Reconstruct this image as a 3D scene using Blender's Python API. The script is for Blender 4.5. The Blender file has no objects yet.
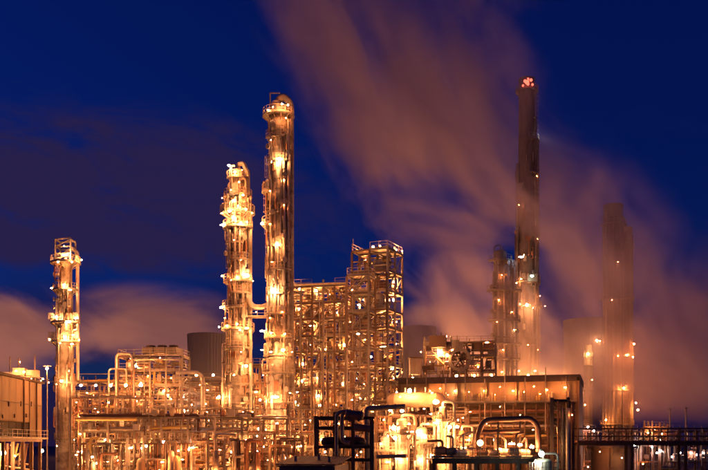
import bpy, bmesh, math, random
from mathutils import Vector, Quaternion, Matrix
R = math.radians
rnd = random.Random(7)
sc = bpy.context.scene
COL = sc.collection

# ------------------------------------------------------------------ camera, sky, exposure
EYE = 7.0          # the photographer stands on an embankment
FPX = 900.0        # focal length in photograph pixels (708 wide)
HZN = 445.0        # horizon row
cam = bpy.data.cameras.new('camera'); camo = bpy.data.objects.new('camera', cam); COL.objects.link(camo)
camo.location = (0, 0, EYE); camo.rotation_euler = (R(90), 0, 0)
cam.sensor_width = 36; cam.lens = FPX / 708 * 36
cam.shift_y = (HZN - 235) / 708
cam.clip_start = 0.5; cam.clip_end = 8000
sc.camera = camo

world = bpy.data.worlds.new('World'); sc.world = world; world.use_nodes = True
def build_world():
    nt = world.node_tree; N = nt.nodes; L = nt.links; N.clear()
    def nd(t, **k):
        n = N.new(t)
        for a, b in k.items(): setattr(n, a, b)
        return n
    def mth(op, a, b=None, c=None, clamp=False):
        n = nd('ShaderNodeMath', operation=op, use_clamp=clamp)
        for i, v in enumerate((a, b, c)):
            if v is None: continue
            if isinstance(v, (int, float)): n.inputs[i].default_value = v
            else: L.new(v, n.inputs[i])
        return n.outputs[0]
    def ramp(v, a, b):
        n = nd('ShaderNodeMapRange', interpolation_type='SMOOTHSTEP'); L.new(v, n.inputs[0])
        n.inputs[1].default_value = a; n.inputs[2].default_value = b; return n.outputs[0]
    def mixc(f, a, b):
        n = nd('ShaderNodeMix', data_type='RGBA'); L.new(f, n.inputs[0])
        for s, v in ((6, a), (7, b)):
            if isinstance(v, tuple): n.inputs[s].default_value = (*v, 1)
            else: L.new(v, n.inputs[s])
        return n.outputs[2]
    sky = nd('ShaderNodeTexSky', sky_type='NISHITA'); sky.sun_disc = False
    sky.sun_elevation = R(0.0); sky.sun_rotation = R(290); sky.air_density = 1.0; sky.dust_density = 0.3; sky.ozone_density = 6.0
    tint = nd('ShaderNodeMix', data_type='RGBA', blend_type='MULTIPLY'); tint.inputs[0].default_value = 1
    L.new(sky.outputs[0], tint.inputs[6]); tint.inputs[7].default_value = (*SKY_TINT, 1)
    tc = nd('ShaderNodeTexCoord'); sep = nd('ShaderNodeSeparateXYZ'); L.new(tc.outputs['Generated'], sep.inputs[0])
    az = mth('ARCTAN2', sep.outputs[0], sep.outputs[1]); el = mth('ARCSINE', sep.outputs[2])
    def noise(sx, sz, off, scale, detail, rough=.55, tilt=0.0, dist=0.0):
        cb = nd('ShaderNodeCombineXYZ')
        L.new(mth('ADD', mth('MULTIPLY', az, sx), off), cb.inputs[0])
        L.new(mth('ADD', mth('MULTIPLY', el, sz), mth('MULTIPLY', az, tilt)), cb.inputs[1]); cb.inputs[2].default_value = off
        t = nd('ShaderNodeTexNoise'); t.inputs['Scale'].default_value = scale; t.inputs['Detail'].default_value = detail
        t.inputs['Roughness'].default_value = rough; t.inputs['Distortion'].default_value = dist; L.new(cb.outputs[0], t.inputs['Vector'])
        return t.outputs[0]
    # high dark bands of cloud, unlit from below
    n1 = noise(9, 26, 3.1, 1.0, 7, .6, 2.2, .6)
    band = mth('MULTIPLY', ramp(el, R(9.5), R(12.5)), ramp(el, R(22), R(15)))
    lft = ramp(az, R(4), R(-9))
    m1 = mth('MULTIPLY', ramp(mth('ADD', n1, mth('MULTIPLY', mth('MULTIPLY', band, lft), .26)), .42, .78), mth('MULTIPLY', ramp(band, .0, .5), mth('ADD', mth('MULTIPLY', lft, .92), .05)), clamp=True)
    c = mixc(m1, tint.outputs[2], DARK_CLOUD)
    # low dark cloud near the skyline
    n2 = noise(5, 17, 9.4, 1.0, 6, .55, -.5, .3)
    low = ramp(el, R(11.5), R(6.5))
    m2 = mth('MULTIPLY', mth('MULTIPLY', ramp(n2, .34, .58), low), .85, clamp=True)
    c = mixc(m2, c, LOW_CLOUD)
    # low cloud lit by the town's sodium lamps: soft rolling banks
    def blob(a0, e0, sa, se):
        da = mth('DIVIDE', mth('SUBTRACT', az, R(a0)), R(sa)); de = mth('DIVIDE', mth('SUBTRACT', el, R(e0)), R(se))
        r2 = mth('ADD', mth('MULTIPLY', da, da), mth('MULTIPLY', de, de))
        return mth('POWER', 2.718, mth('MULTIPLY', r2, -1.0))
    n3 = noise(7, 13, 1.7, 1.0, 5, .5, .9, .5)
    bl = mth('ADD', blob(-12.6, 7.2, 4.3, 2.1), blob(-21.5, 6.4, 3.0, 2.6))
    bl = mth('ADD', bl, mth('MULTIPLY', blob(-40, 6.0, 12, 3), .8)); bl = mth('ADD', bl, mth('MULTIPLY', blob(37, 6.5, 14, 3.5), .8))
    bl = mth('ADD', bl, mth('MULTIPLY', blob(21, 5.0, 9, 2.2), .5))
    bl = mth('ADD', bl, mth('MULTIPLY', blob(4.3, 8.0, 1.5, 1.1), .9))
    m3 = ramp(mth('ADD', mth('MULTIPLY', bl, .75), mth('MULTIPLY', mth('SUBTRACT', n3, .5), mth('MULTIPLY', ramp(bl, .02, .3), 1.3))), .1, .66)
    m3 = mth('MULTIPLY', m3, .95, clamp=True)
    n4 = noise(7, 16, 5.3, 1.0, 4, .5, 3.0, .2)
    c = mixc(m3, c, mixc(ramp(n4, .36, .66), LIT_CLOUD_DIM, LIT_CLOUD))
    bg = nd('ShaderNodeBackground'); L.new(c, bg.inputs[0]); bg.inputs[1].default_value = 0.15
    out = nd('ShaderNodeOutputWorld'); L.new(bg.outputs[0], out.inputs[0])
SKY_TINT = (.6, .62, 1.4)       # the twilight air's own deep blue
DARK_CLOUD = (.14, .095, .42)
LOW_CLOUD = (.085, .05, .32)
LIT_CLOUD = (2.3, .80, .56)
LIT_CLOUD_DIM = (1.5, .53, .46)
build_world()

vs = sc.view_settings
sc.display_settings.display_device = 'sRGB'
vs.view_transform = 'Standard'; vs.look = 'None'; vs.exposure = 0.0; vs.gamma = 1.0; vs.use_curve_mapping = False
cy = sc.cycles
cy.use_denoising = True
cy.max_bounces = 5; cy.diffuse_bounces = 2; cy.glossy_bounces = 3; cy.transmission_bounces = 2; cy.volume_bounces = 1; cy.transparent_max_bounces = 8
cy.sample_clamp_indirect = 4.0; cy.sample_clamp_direct = 0.0
cy.caustics_reflective = False; cy.caustics_refractive = False
cy.use_light_tree = True

# ------------------------------------------------------------------ materials
MATS = {}
def mat(name, base, rough=.5, metal=0.0, vary=.25, dirt=(.06, .04, .03), dirt_amt=.35, streak=True, bump=.15, nscale=1.0):
    m = bpy.data.materials.new(name); m.use_nodes = True; nt = m.node_tree; N = nt.nodes; L = nt.links
    b = N['Principled BSDF']; b.inputs['Roughness'].default_value = rough; b.inputs['Metallic'].default_value = metal
    geo = N.new('ShaderNodeNewGeometry'); mp = N.new('ShaderNodeMapping'); L.new(geo.outputs['Position'], mp.inputs[0])
    mp.inputs['Scale'].default_value = (1.1*nscale, 1.1*nscale, (.22 if streak else 1.1)*nscale)
    n = N.new('ShaderNodeTexNoise'); n.inputs['Scale'].default_value = 1.0; n.inputs['Detail'].default_value = 5; n.inputs['Roughness'].default_value = .65
    L.new(mp.outputs[0], n.inputs[0])
    r = N.new('ShaderNodeMapRange'); L.new(n.outputs[0], r.inputs[0]); r.inputs[1].default_value = .42; r.inputs[2].default_value = .72
    r.inputs[3].default_value = 0; r.inputs[4].default_value = dirt_amt
    oi = N.new('ShaderNodeObjectInfo'); vr = N.new('ShaderNodeMapRange'); L.new(oi.outputs['Random'], vr.inputs[0])
    vr.inputs[3].default_value = 1 - vary; vr.inputs[4].default_value = 1 + vary
    mul = N.new('ShaderNodeVectorMath'); mul.operation = 'SCALE'; mul.inputs[0].default_value = base; L.new(vr.outputs[0], mul.inputs['Scale'])
    mx = N.new('ShaderNodeMix'); mx.data_type = 'RGBA'; L.new(r.outputs[0], mx.inputs[0]); L.new(mul.outputs[0], mx.inputs[6]); mx.inputs[7].default_value = (*dirt, 1)
    L.new(mx.outputs[2], b.inputs['Base Color'])
    rr = N.new('ShaderNodeMapRange'); L.new(n.outputs[0], rr.inputs[0]); rr.inputs[3].default_value = max(.08, rough-.15); rr.inputs[4].default_value = min(1, rough+.2)
    L.new(rr.outputs[0], b.inputs['Roughness'])
    if bump:
        bp = N.new('ShaderNodeBump'); bp.inputs['Strength'].default_value = bump; bp.inputs['Distance'].default_value = .04; L.new(n.outputs[0], bp.inputs['Height']); L.new(bp.outputs[0], b.inputs['Normal'])
    MATS[name] = m; return m
def emat(name, col, strength):
    m = bpy.data.materials.new(name); m.use_nodes = True; nt = m.node_tree; nt.nodes.clear()
    e = nt.nodes.new('ShaderNodeEmission'); e.inputs[0].default_value = (*col, 1); e.inputs[1].default_value = strength
    o = nt.nodes.new('ShaderNodeOutputMaterial'); nt.links.new(e.outputs[0], o.inputs[0]); MATS[name] = m; return m
mat('clad', (.40, .36, .32), .68, .1, .22, (.09, .055, .035), .85, streak=False, bump=.08)               # aluminium cladding on the columns
mat('clad_dark', (.30, .27, .25), .5, .4, .12, (.10, .06, .04), .55)
mat('galv', (.32, .29, .26), .5, .3, .4, (.08, .05, .035), .55)                # galvanised structural steel
mat('brownsteel', (.20, .13, .09), .6, .1, .25, (.07, .04, .03), .4)            # primer-painted steel
mat('darksteel', (.085, .06, .05), .55, .2, .3, (.03, .02, .015), .4)
mat('pipe', (.45, .42, .38), .35, .5, .4, (.12, .07, .04), .5, streak=False)
mat('pipe_rust', (.34, .17, .10), .6, .1, .25, (.12, .06, .04), .5, streak=False)
mat('pipe_yellow', (.62, .46, .16), .45, .0, .15, (.2, .12, .05), .35, streak=False)
mat('pipe_dark', (.12, .06, .05), .45, .1, .2, (.05, .03, .03), .4, streak=False)
mat('vessel', (.46, .43, .39), .45, .2, .3, (.15, .09, .06), .6)
mat('vessel_warm', (.50, .38, .25), .5, .1, .2, (.2, .11, .06), .5)
mat('grating', (.26, .25, .24), .6, .4, .2, (.1, .07, .05), .4)
mat('concrete', (.32, .30, .28), .9, 0, .1, (.16, .14, .12), .5, bump=.4)
mat('panel', (.22, .14, .065), .55, .05, .10, (.14, .09, .05), .65, nscale=.9)
mat('shedwall', (.34, .27, .21), .6, .05, .06, (.26, .18, .12), .4, nscale=.8)
mat('roof', (.11, .085, .08), .7, .1, .12, (.05, .04, .04), .5, streak=False)
mat('stack', (.25, .22, .21), .7, .15, .10, (.07, .05, .045), .8)
mat('tower_concrete', (.34, .32, .31), .9, 0, .02, (.2, .18, .17), .5, nscale=.08)
mat('ground', (.13, .12, .11), .9, 0, 0, (.06, .055, .05), .6, streak=False, bump=.5, nscale=.3)
mat('rail', (.38, .33, .26), .5, .2, .3, (.2, .12, .07), .35)
mat('hood', (.3, .3, .3), .5, .5, .2)
mat('glassdark', (.02, .02, .025), .12, 0, .2, (.03, .025, .02), .3, bump=0)
SOD = (1.0, .24, .05)
LS = 1.45
emat('lamp_s', SOD, 600*LS); emat('lamp_m', (1, .27, .06), 720*LS); emat('lamp_l', (1, .33, .09), 760*LS); emat('lamp_xl', (1, .37, .12), 640*LS); emat('lamp_globe', (1, .42, .13), 22)
for k_, g_ in (('s', 600), ('m', 720), ('l', 760), ('xl', 620)): emat('lamp_warm_'+k_, (1, .40, .13), g_*LS*.9)
emat('lamp_white', (1, .86, .72), 170*LS); emat('lamp_pink', (1, .55, .5), 110*LS); emat('lamp_red', (1, .12, .07), 3.6)
emat('lamp_green', (.8, 1, .65), 40); emat('lamp_blue', (.6, .75, 1), 60*LS)
emat('lamp_dim', SOD, 220*LS)

# ------------------------------------------------------------------ mesh helpers
MESH = {}
def finish(bm, name, m, smooth=False):
    me = bpy.data.meshes.new(name); bm.to_mesh(me); bm.free()
    me.materials.append(MATS[m])
    if smooth:
        for p in me.polygons: p.use_smooth = True
        try: me.set_sharp_from_angle(angle=R(35))
        except Exception: pass
    return me
def pyd(name, v, f, m, smooth=False):
    me = bpy.data.meshes.new(name); me.from_pydata(v, [], f); me.materials.append(MATS[m])
    if smooth:
        me.polygons.foreach_set('use_smooth', [True]*len(me.polygons))
        try: me.set_sharp_from_angle(angle=R(38))
        except Exception: pass
    return me
class MB:
    """collects simple shapes into one mesh"""
    def __init__(s): s.v = []; s.f = []
    def box(s, c, d, rz=0.0):
        b = len(s.v); x, y, z = c; a, e, h = d[0]/2, d[1]/2, d[2]/2; cs, sn = math.cos(rz), math.sin(rz)
        for sx, sy, sz in ((-1,-1,-1),(1,-1,-1),(1,1,-1),(-1,1,-1),(-1,-1,1),(1,-1,1),(1,1,1),(-1,1,1)):
            px, py = sx*a, sy*e
            s.v.append((x+px*cs-py*sn, y+px*sn+py*cs, z+sz*h))
        s.f += [tuple(b+i for i in q) for q in ((0,3,2,1),(4,5,6,7),(0,1,5,4),(1,2,6,5),(2,3,7,6),(3,0,4,7))]
        return s
    def bar(s, p, q, w, h=None):
        p = Vector(p); q = Vector(q); d = q - p; L = d.length
        if L < 1e-5: return s
        h = h or w; qt = d.to_track_quat('Z', 'Y'); b = len(s.v)
        for k in (0, L):
            for sx, sy in ((-1,-1),(1,-1),(1,1),(-1,1)):
                t = qt @ Vector((sx*w/2, sy*h/2, k)) + p; s.v.append(tuple(t))
        s.f += [tuple(b+i for i in f) for f in ((3,2,1,0),(4,5,6,7),(0,1,5,4),(1,2,6,5),(2,3,7,6),(3,0,4,7))]
        return s
    def tube(s, pts, r, n=8, bend=0.0, cap=True):
        pts = [Vector(p) for p in pts]; path = [pts[0]]
        for i in range(1, len(pts)-1):
            a, b, c = pts[i-1], pts[i], pts[i+1]
            rr = min(bend, (b-a).length*.45, (c-b).length*.45)
            if rr < 1e-3: path.append(b); continue
            p0 = b + (a-b).normalized()*rr; p1 = b + (c-b).normalized()*rr
            for k in range(5):
                t = k/4; path.append(p0*(1-t)**2 + b*2*t*(1-t) + p1*t*t)
        path.append(pts[-1])
        T = []
        for i in range(len(path)):
            a = path[max(0, i-1)]; c = path[min(len(path)-1, i+1)]; T.append((c-a).normalized())
        up = Vector((0,0,1)) if abs(T[0].z) < .9 else Vector((1,0,0))
        nrm = T[0].cross(up).normalized(); b0 = len(s.v)
        for i, p in enumerate(path):
            if i: nrm = (T[i-1].rotation_difference(T[i]) @ nrm)
            bn = T[i].cross(nrm).normalized()
            for k in range(n):
                a = 2*math.pi*k/n; s.v.append(tuple(p + (nrm*math.cos(a)+bn*math.sin(a))*r))
        for i in range(len(path)-1):
            for k in range(n):
                k2 = (k+1) % n; s.f.append((b0+i*n+k, b0+i*n+k2, b0+(i+1)*n+k2, b0+(i+1)*n+k))
        if cap:
            s.f.append(tuple(b0+k for k in reversed(range(n)))); s.f.append(tuple(b0+(len(path)-1)*n+k for k in range(n)))
        return s
    def lathe(s, prof, n=24, c=(0,0,0), a0=0.0, a1=2*math.pi):
        full = abs(a1-a0-2*math.pi) < 1e-4; m = n if full else n+1; b = len(s.v)
        for (r, z) in prof:
            for k in range(m):
                a = a0+(a1-a0)*k/n; s.v.append((c[0]+r*math.cos(a), c[1]+r*math.sin(a), c[2]+z))
        for i in range(len(prof)-1):
            for k in range(n):
                k2 = (k+1) % m; s.f.append((b+i*m+k, b+i*m+k2, b+(i+1)*m+k2, b+(i+1)*m+k))
        return s
    def build(s, name, m, smooth=False): return pyd(name, s.v, s.f, m, smooth)
def unit(shape, m):
    k = (shape, m)
    if k in MESH: return MESH[k]
    b = MB()
    if shape == 'box': b.box((0,0,0), (1,1,1)); me = b.build('box', m)
    elif shape == 'ibeam':                      # along z, unit length, unit section
        b.box((0,.42,0), (1,.16,1)); b.box((0,-.42,0), (1,.16,1)); b.box((0,0,0), (.16,.68,1)); me = b.build('ibeam', m)
    elif shape == 'cyl': b.lathe([(0,-.5),(.5,-.5),(.5,.5),(0,.5)], 12); me = b.build('cyl', m, True)
    elif shape == 'drum':                       # along z, domed ends, unit radius .5, length 1
        b.lathe([(0,-.5),(.22,-.485),(.4,-.44),(.5,-.36),(.5,.36),(.4,.44),(.22,.485),(0,.5)], 18); me = b.build('drum', m, True)
    elif shape == 'flange': b.lathe([(0,-.5),(.5,-.5),(.5,.5),(0,.5)], 14); me = b.build('flange', m, True)
    elif shape == 'ball':
        bm = bmesh.new(); bmesh.ops.create_icosphere(bm, subdivisions=1 if m in ('lamp_s', 'lamp_dim', 'lamp_m', 'lamp_pink', 'lamp_warm_s', 'lamp_warm_m') else 2, radius=.5); me = finish(bm, 'ball', m, True)
    MESH[k] = me; return me

class Thing:
    def __init__(s, name, label, cat, loc, rz=0.0, group=None):
        s.o = bpy.data.objects.new(name, None); COL.objects.link(s.o); s.o.empty_display_size = .5
        s.o.location = loc; s.o.rotation_euler = (0, 0, rz); s.loc = Vector(loc); s.rz = rz
        s.o['label'] = label; s.o['category'] = cat; s.o['kind'] = 'thing'
        if group: s.o['group'] = group
    def L(s, w):
        d = Vector(w) - s.loc; c, n = math.cos(-s.rz), math.sin(-s.rz)
        return Vector((d.x*c - d.y*n, d.x*n + d.y*c, d.z))
    def add(s, name, me, loc=(0,0,0), quat=None, scale=None, parent=None):
        o = bpy.data.objects.new(name, me); COL.objects.link(o)
        if parent is not None:
            o.parent = parent; o.location = Vector(loc) - Vector(parent.location)
        else:
            o.parent = s.o; o.location = loc
        if quat is not None: o.rotation_mode = 'QUATERNION'; o.rotation_quaternion = quat
        if scale is not None: o.scale = scale
        return o
    def box(s, name, c, d, m, rz=0.0, parent=None):
        return s.add(name, unit('box', m), c, Quaternion((0,0,1), rz) if rz else None, d, parent)
    def beam(s, name, p, q, w, m, shape='ibeam'):
        p = Vector(p); q = Vector(q); d = q - p
        return s.add(name, unit(shape, m), (p+q)/2, d.to_track_quat('Z', 'Y'), (w, w, d.length))
    def cyl(s, name, p, q, r, m, shape='cyl', parent=None):
        p = Vector(p); q = Vector(q); d = q - p
        return s.add(name, unit(shape, m), (p+q)/2, d.to_track_quat('Z', 'Y'), (2*r, 2*r, d.length), parent)
    def mesh(s, name, mb, m, loc=(0,0,0), smooth=False, parent=None):
        return s.add(name, mb.build(name, m, smooth), loc, None, None, parent)
    def pipe(s, pts, r, m='pipe', bend=None, name='pipe', n=8):
        return s.mesh(name, MB().tube(pts, r, n, bend if bend is not None else r*2.6), m, smooth=True)

def at(px, py, Y): return Vector(((px-354)/FPX*Y, Y, EYE + (HZN-py)/FPX*Y))
def zz(py, Y): return EYE + (HZN-py)/FPX*Y
def mpp(Y): return Y/FPX

# ------------------------------------------------------------------ lamps
def lamp_mesh():
    b = MB()     # hood over the bulb and a short bracket
    b.lathe([(.001,.42),(.11,.40),(.13,.24),(.10,.22),(.001,.22)], 10)
    b.bar((0,.02,.36), (0,.5,.36), .06); b.box((0,.52,.3), (.2,.06,.3))
    return b.build('floodlight', 'hood', True)
LAMP_ME = lamp_mesh()
NL = [0]
lrg = random.Random(77)
def lamp(t, w, kind='m', r=None, local=False):
    """a lamp on thing t at world point w: round well-glass, tube fitting or square flood"""
    p = Vector(w) if local else t.L(w)
    fixed = r is not None
    r = r or {'s': .065, 'm': .105, 'l': .185, 'xl': .29, 'dim': .06, 'white': .2, 'pink': .2, 'red': .3, 'green': .25, 'blue': .2}[kind]
    if not fixed: r *= lrg.uniform(.8, 1.25)
    h = t.add('floodlight', LAMP_ME, p); k = r/.27; kk = max(k, .4); h.scale = (kk, kk, kk)
    c = lrg.random(); f = .54*k/kk
    sc_ = (f, f, f) if fixed or c < .5 else ((f*2.4, f*.6, f*.55) if c < .72 else (f*1.35, f*.7, f*.95))
    mk = 'warm_'+kind if kind in ('s', 'm', 'l', 'xl') and lrg.random() < .22 else kind
    b = t.add('bulb', unit('ball', 'lamp_'+mk), p, None, sc_, h); b.location = (0, 0, 0)
    NL[0] += 1
    return h

# ------------------------------------------------------------------ common parts
def ladder_mesh(h, m='rail', cage=True):
    b = MB(); w = .25
    for s in (-1, 1): b.box((s*w, 0, h/2), (.07, .07, h))
    z = .3
    while z < h: b.box((0,0,z), (2*w, .04, .04)); z += .45
    if cage:
        z = 2.2
        while z < h:
            pr = [(.38*math.sin(a), -.38+.0-.38*math.cos(a)*1.0+.1, z) for a in [R(-150+30*k) for k in range(11)]]
            for i in range(10): b.bar(pr[i], pr[i+1], .05)
            z += 1.1
        if h > 3:
            for a in (-100, -40, 40, 100): b.box((.38*math.sin(R(a)), -.28-.38*math.cos(R(a)), (h+2.2)/2), (.04, .04, h-2.2))
    return b.build('ladder', m)
def rail_line(b, p, q, h=1.1, w=.06, post=1.5):
    p = Vector(p); q = Vector(q); n = max(1, round((q-p).length/post)); up = Vector((0,0,1))
    for k in range(n+1):
        a = p.lerp(q, k/n); b.bar(a, a+up*h, w)
    for z in (h, h*.52): b.bar(p+up*z, q+up*z, w)
    b.bar(p+up*.08, q+up*.08, .025, .16)
    return b
def ring_platform(t, z, r0, r1, a0=0.0, a1=360.0, rail=True, m='grating'):
    A0, A1 = R(a0), R(a1); n = max(6, int((a1-a0)/15)); full = a1-a0 >= 359
    d = MB(); d.lathe([(r0,0),(r1,0),(r1,.16),(r0,.16),(r0,0)], n, (0,0,0), A0, A1 if not full else A0+2*math.pi)
    dk = t.mesh('platform', d, m, (0,0,z))
    br = MB()
    k = max(4, n//2)
    for i in range(k):
        a = A0+(A1-A0)*(i+.5)/k; c, s_ = math.cos(a), math.sin(a)
        br.bar((r0*c, r0*s_, -1.0), (r1*.96*c, r1*.96*s_, -.02), .09)
    t.mesh('bracket', br, 'galv', (0,0,z), parent=dk)['kind'] = 'stuff'
    if rail:
        b = MB(); pts = [(r1*.97*math.cos(A0+(A1-A0)*i/n), r1*.97*math.sin(A0+(A1-A0)*i/n), .16) for i in range(n+1)]
        for i in range(n):
            p, q = Vector(pts[i]), Vector(pts[i+1])
            b.bar(p, p+Vector((0,0,1.1)), .07)
            for h in (.58, 1.1): b.bar(p+Vector((0,0,h)), q+Vector((0,0,h)), .06)
            b.bar(p+Vector((0,0,.1)), q+Vector((0,0,.1)), .03, .2)
        if not full: b.bar(pts[-1], Vector(pts[-1])+Vector((0,0,1.1)), .07)
        t.mesh('railing', b, 'rail', (0,0,z), parent=dk)
    return dk
def shell(t, z0, z1, r0, r1=None, m='clad', course=1.7, seg=32):
    """cylindrical shell built of courses with raised seam bands"""
    r1 = r1 or r0; n = max(1, round((z1-z0)/course)); h = (z1-z0)/n
    for i in range(n):
        a = r0+(r1-r0)*i/n; b = r0+(r1-r0)*(i+1)/n; key = ('course', round(a,3), round(b,3), round(h,3), m)
        if key not in MESH:
            MESH[key] = MB().lathe([(a*.97,0),(a,0),(a*1.03,.01),(a*1.03,.12),(a,.13),(b,h-.003),(b*.97,h-.003)], seg).build('shell_course', m, True)
        t.add('shell_course', MESH[key], (0,0,z0+i*h))
def cone(t, z0, z1, r0, r1, m='clad', name='transition_cone'):
    t.mesh(name, MB().lathe([(r0*.9,0),(r0*1.02,0),(r0*1.02,.12),(r0,.14),(r1,z1-z0-.14),(r1*1.02,z1-z0-.12),(r1*1.02,z1-z0),(r1*.9,z1-z0)], 32), m, (0,0,z0), True)
def dome(t, z, r, m='clad', hgt=.5, name='domed_head'):
    t.mesh(name, MB().lathe([(r,0)]+[(r*math.cos(R(a)), r*hgt*math.sin(R(a))) for a in range(10, 90, 12)]+[(0.001, r*hgt)], 28), m, (0,0,z), True)
def flange(t, z, r, m='clad', h=.3, name='flange_ring'):
    t.cyl(name, (0,0,z-h/2), (0,0,z+h/2), r, m, 'flange')
def riser(t, ang, z0, z1, rs, r=.22, m='pipe', top=True, off=.45, bot=True):
    """vertical pipe strapped to a column, turning into the shell at the top"""
    a = R(ang); d = Vector((math.cos(a), math.sin(a), 0)); p = d*(rs+off)
    pts = []
    if bot: pts += [d*(rs-.1)+Vector((0,0,z0))]
    pts += [p+Vector((0,0,z0)), p+Vector((0,0,z1))]
    if top: pts += [d*(rs-.1)+Vector((0,0,z1))]
    t.pipe(pts, r, m)
    z = z0+2.5
    while z < z1-1:
        t.cyl('pipe_clamp', p+Vector((0,0,z)), p+Vector((0,0,z+.18)), r*1.35, 'galv', 'flange'); z += 5.0
def nozzle(t, ang, z, rs, r=.25, L=.7, m='pipe'):
    a = R(ang); d = Vector((math.cos(a), math.sin(a), 0)); up = Vector((0,0,z))
    o = t.cyl('nozzle', d*(rs-.1)+up, d*(rs+L)+up, r, m)
    t.cyl('nozzle_flange', d*(rs+L)+up, d*(rs+L+.14)+up, r*1.6, 'galv', 'flange')
def ladder(t, ang, z0, z1, rs):
    a = R(ang); me = ladder_mesh(z1-z0); d = Vector((math.cos(a), math.sin(a), 0))
    t.add('ladder', me, d*(rs+.25)+Vector((0,0,z0)), Quaternion((0,0,1), a+math.pi/2))

def clutter(t, z0, z1, rs, n, seed):
    """instruments, short pipe loops, trays and junction boxes hung on the near side of a column"""
    rg = random.Random(seed)
    for i in range(n):
        a = R(rg.uniform(185, 355)); d = Vector((math.cos(a), math.sin(a), 0)); z = rg.uniform(z0, z1-2); u = Vector((0, 0, z)); c = rg.random()
        if c < .34:
            L = rg.uniform(1.2, 4.5); off = rg.uniform(.35, .8); q = d*(rs+off)
            t.pipe([d*(rs-.1)+u, q+u, q+u+Vector((0, 0, L)), d*(rs-.1)+u+Vector((0, 0, L))], rg.choice((.08, .11, .15)), rg.choice(('pipe', 'pipe', 'pipe_rust', 'pipe_dark')))
        elif c < .52: t.box('junction_box', d*(rs+.25)+u, (rg.uniform(.4, .9), .45, rg.uniform(.5, 1.3)), rg.choice(('vessel', 'galv', 'brownsteel', 'clad_dark')), a+math.pi/2)
        elif c < .68: t.cyl('instrument_pot', d*(rs+.45)+u, d*(rs+.45)+u+Vector((0, 0, rg.uniform(.8, 2.0))), rg.uniform(.15, .3), rg.choice(('vessel', 'pipe', 'pipe_rust')), 'drum')
        elif c < .82: t.box('cable_tray', d*(rs+.14)+u+Vector((0, 0, 1.5)), (rg.uniform(.25, .5), .12, rg.uniform(3, 8)), rg.choice(('galv', 'darksteel', 'clad_dark')), a+math.pi/2)
        else: t.box('cladding_patch', d*(rs+.02)+u, (rg.uniform(.8, 1.4), .12, rg.uniform(.8, 2.2)), rg.choice(('clad_dark', 'pipe_rust', 'vessel')), a+math.pi/2)
# ------------------------------------------------------------------ ground
def ground():
    b = MB(); S = 3500; n = 40
    xs = [-S + 2*S*i/n for i in range(n+1)]
    for y in xs:
        for x in xs: b.v.append((x, y+1200, 0))
    for j in range(n):
        for i in range(n): k = j*(n+1)+i; b.f.append((k, k+1, k+n+2, k+n+1))
    o = bpy.data.objects.new('ground', b.build('ground', 'ground')); COL.objects.link(o); o['kind'] = 'structure'
    b = MB().box((0, 55, .002), (400, 9, .004)); o = bpy.data.objects.new('road', b.build('road', 'roof')); COL.objects.link(o); o['kind'] = 'structure'
    o.location.z = .004
ground()
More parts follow.
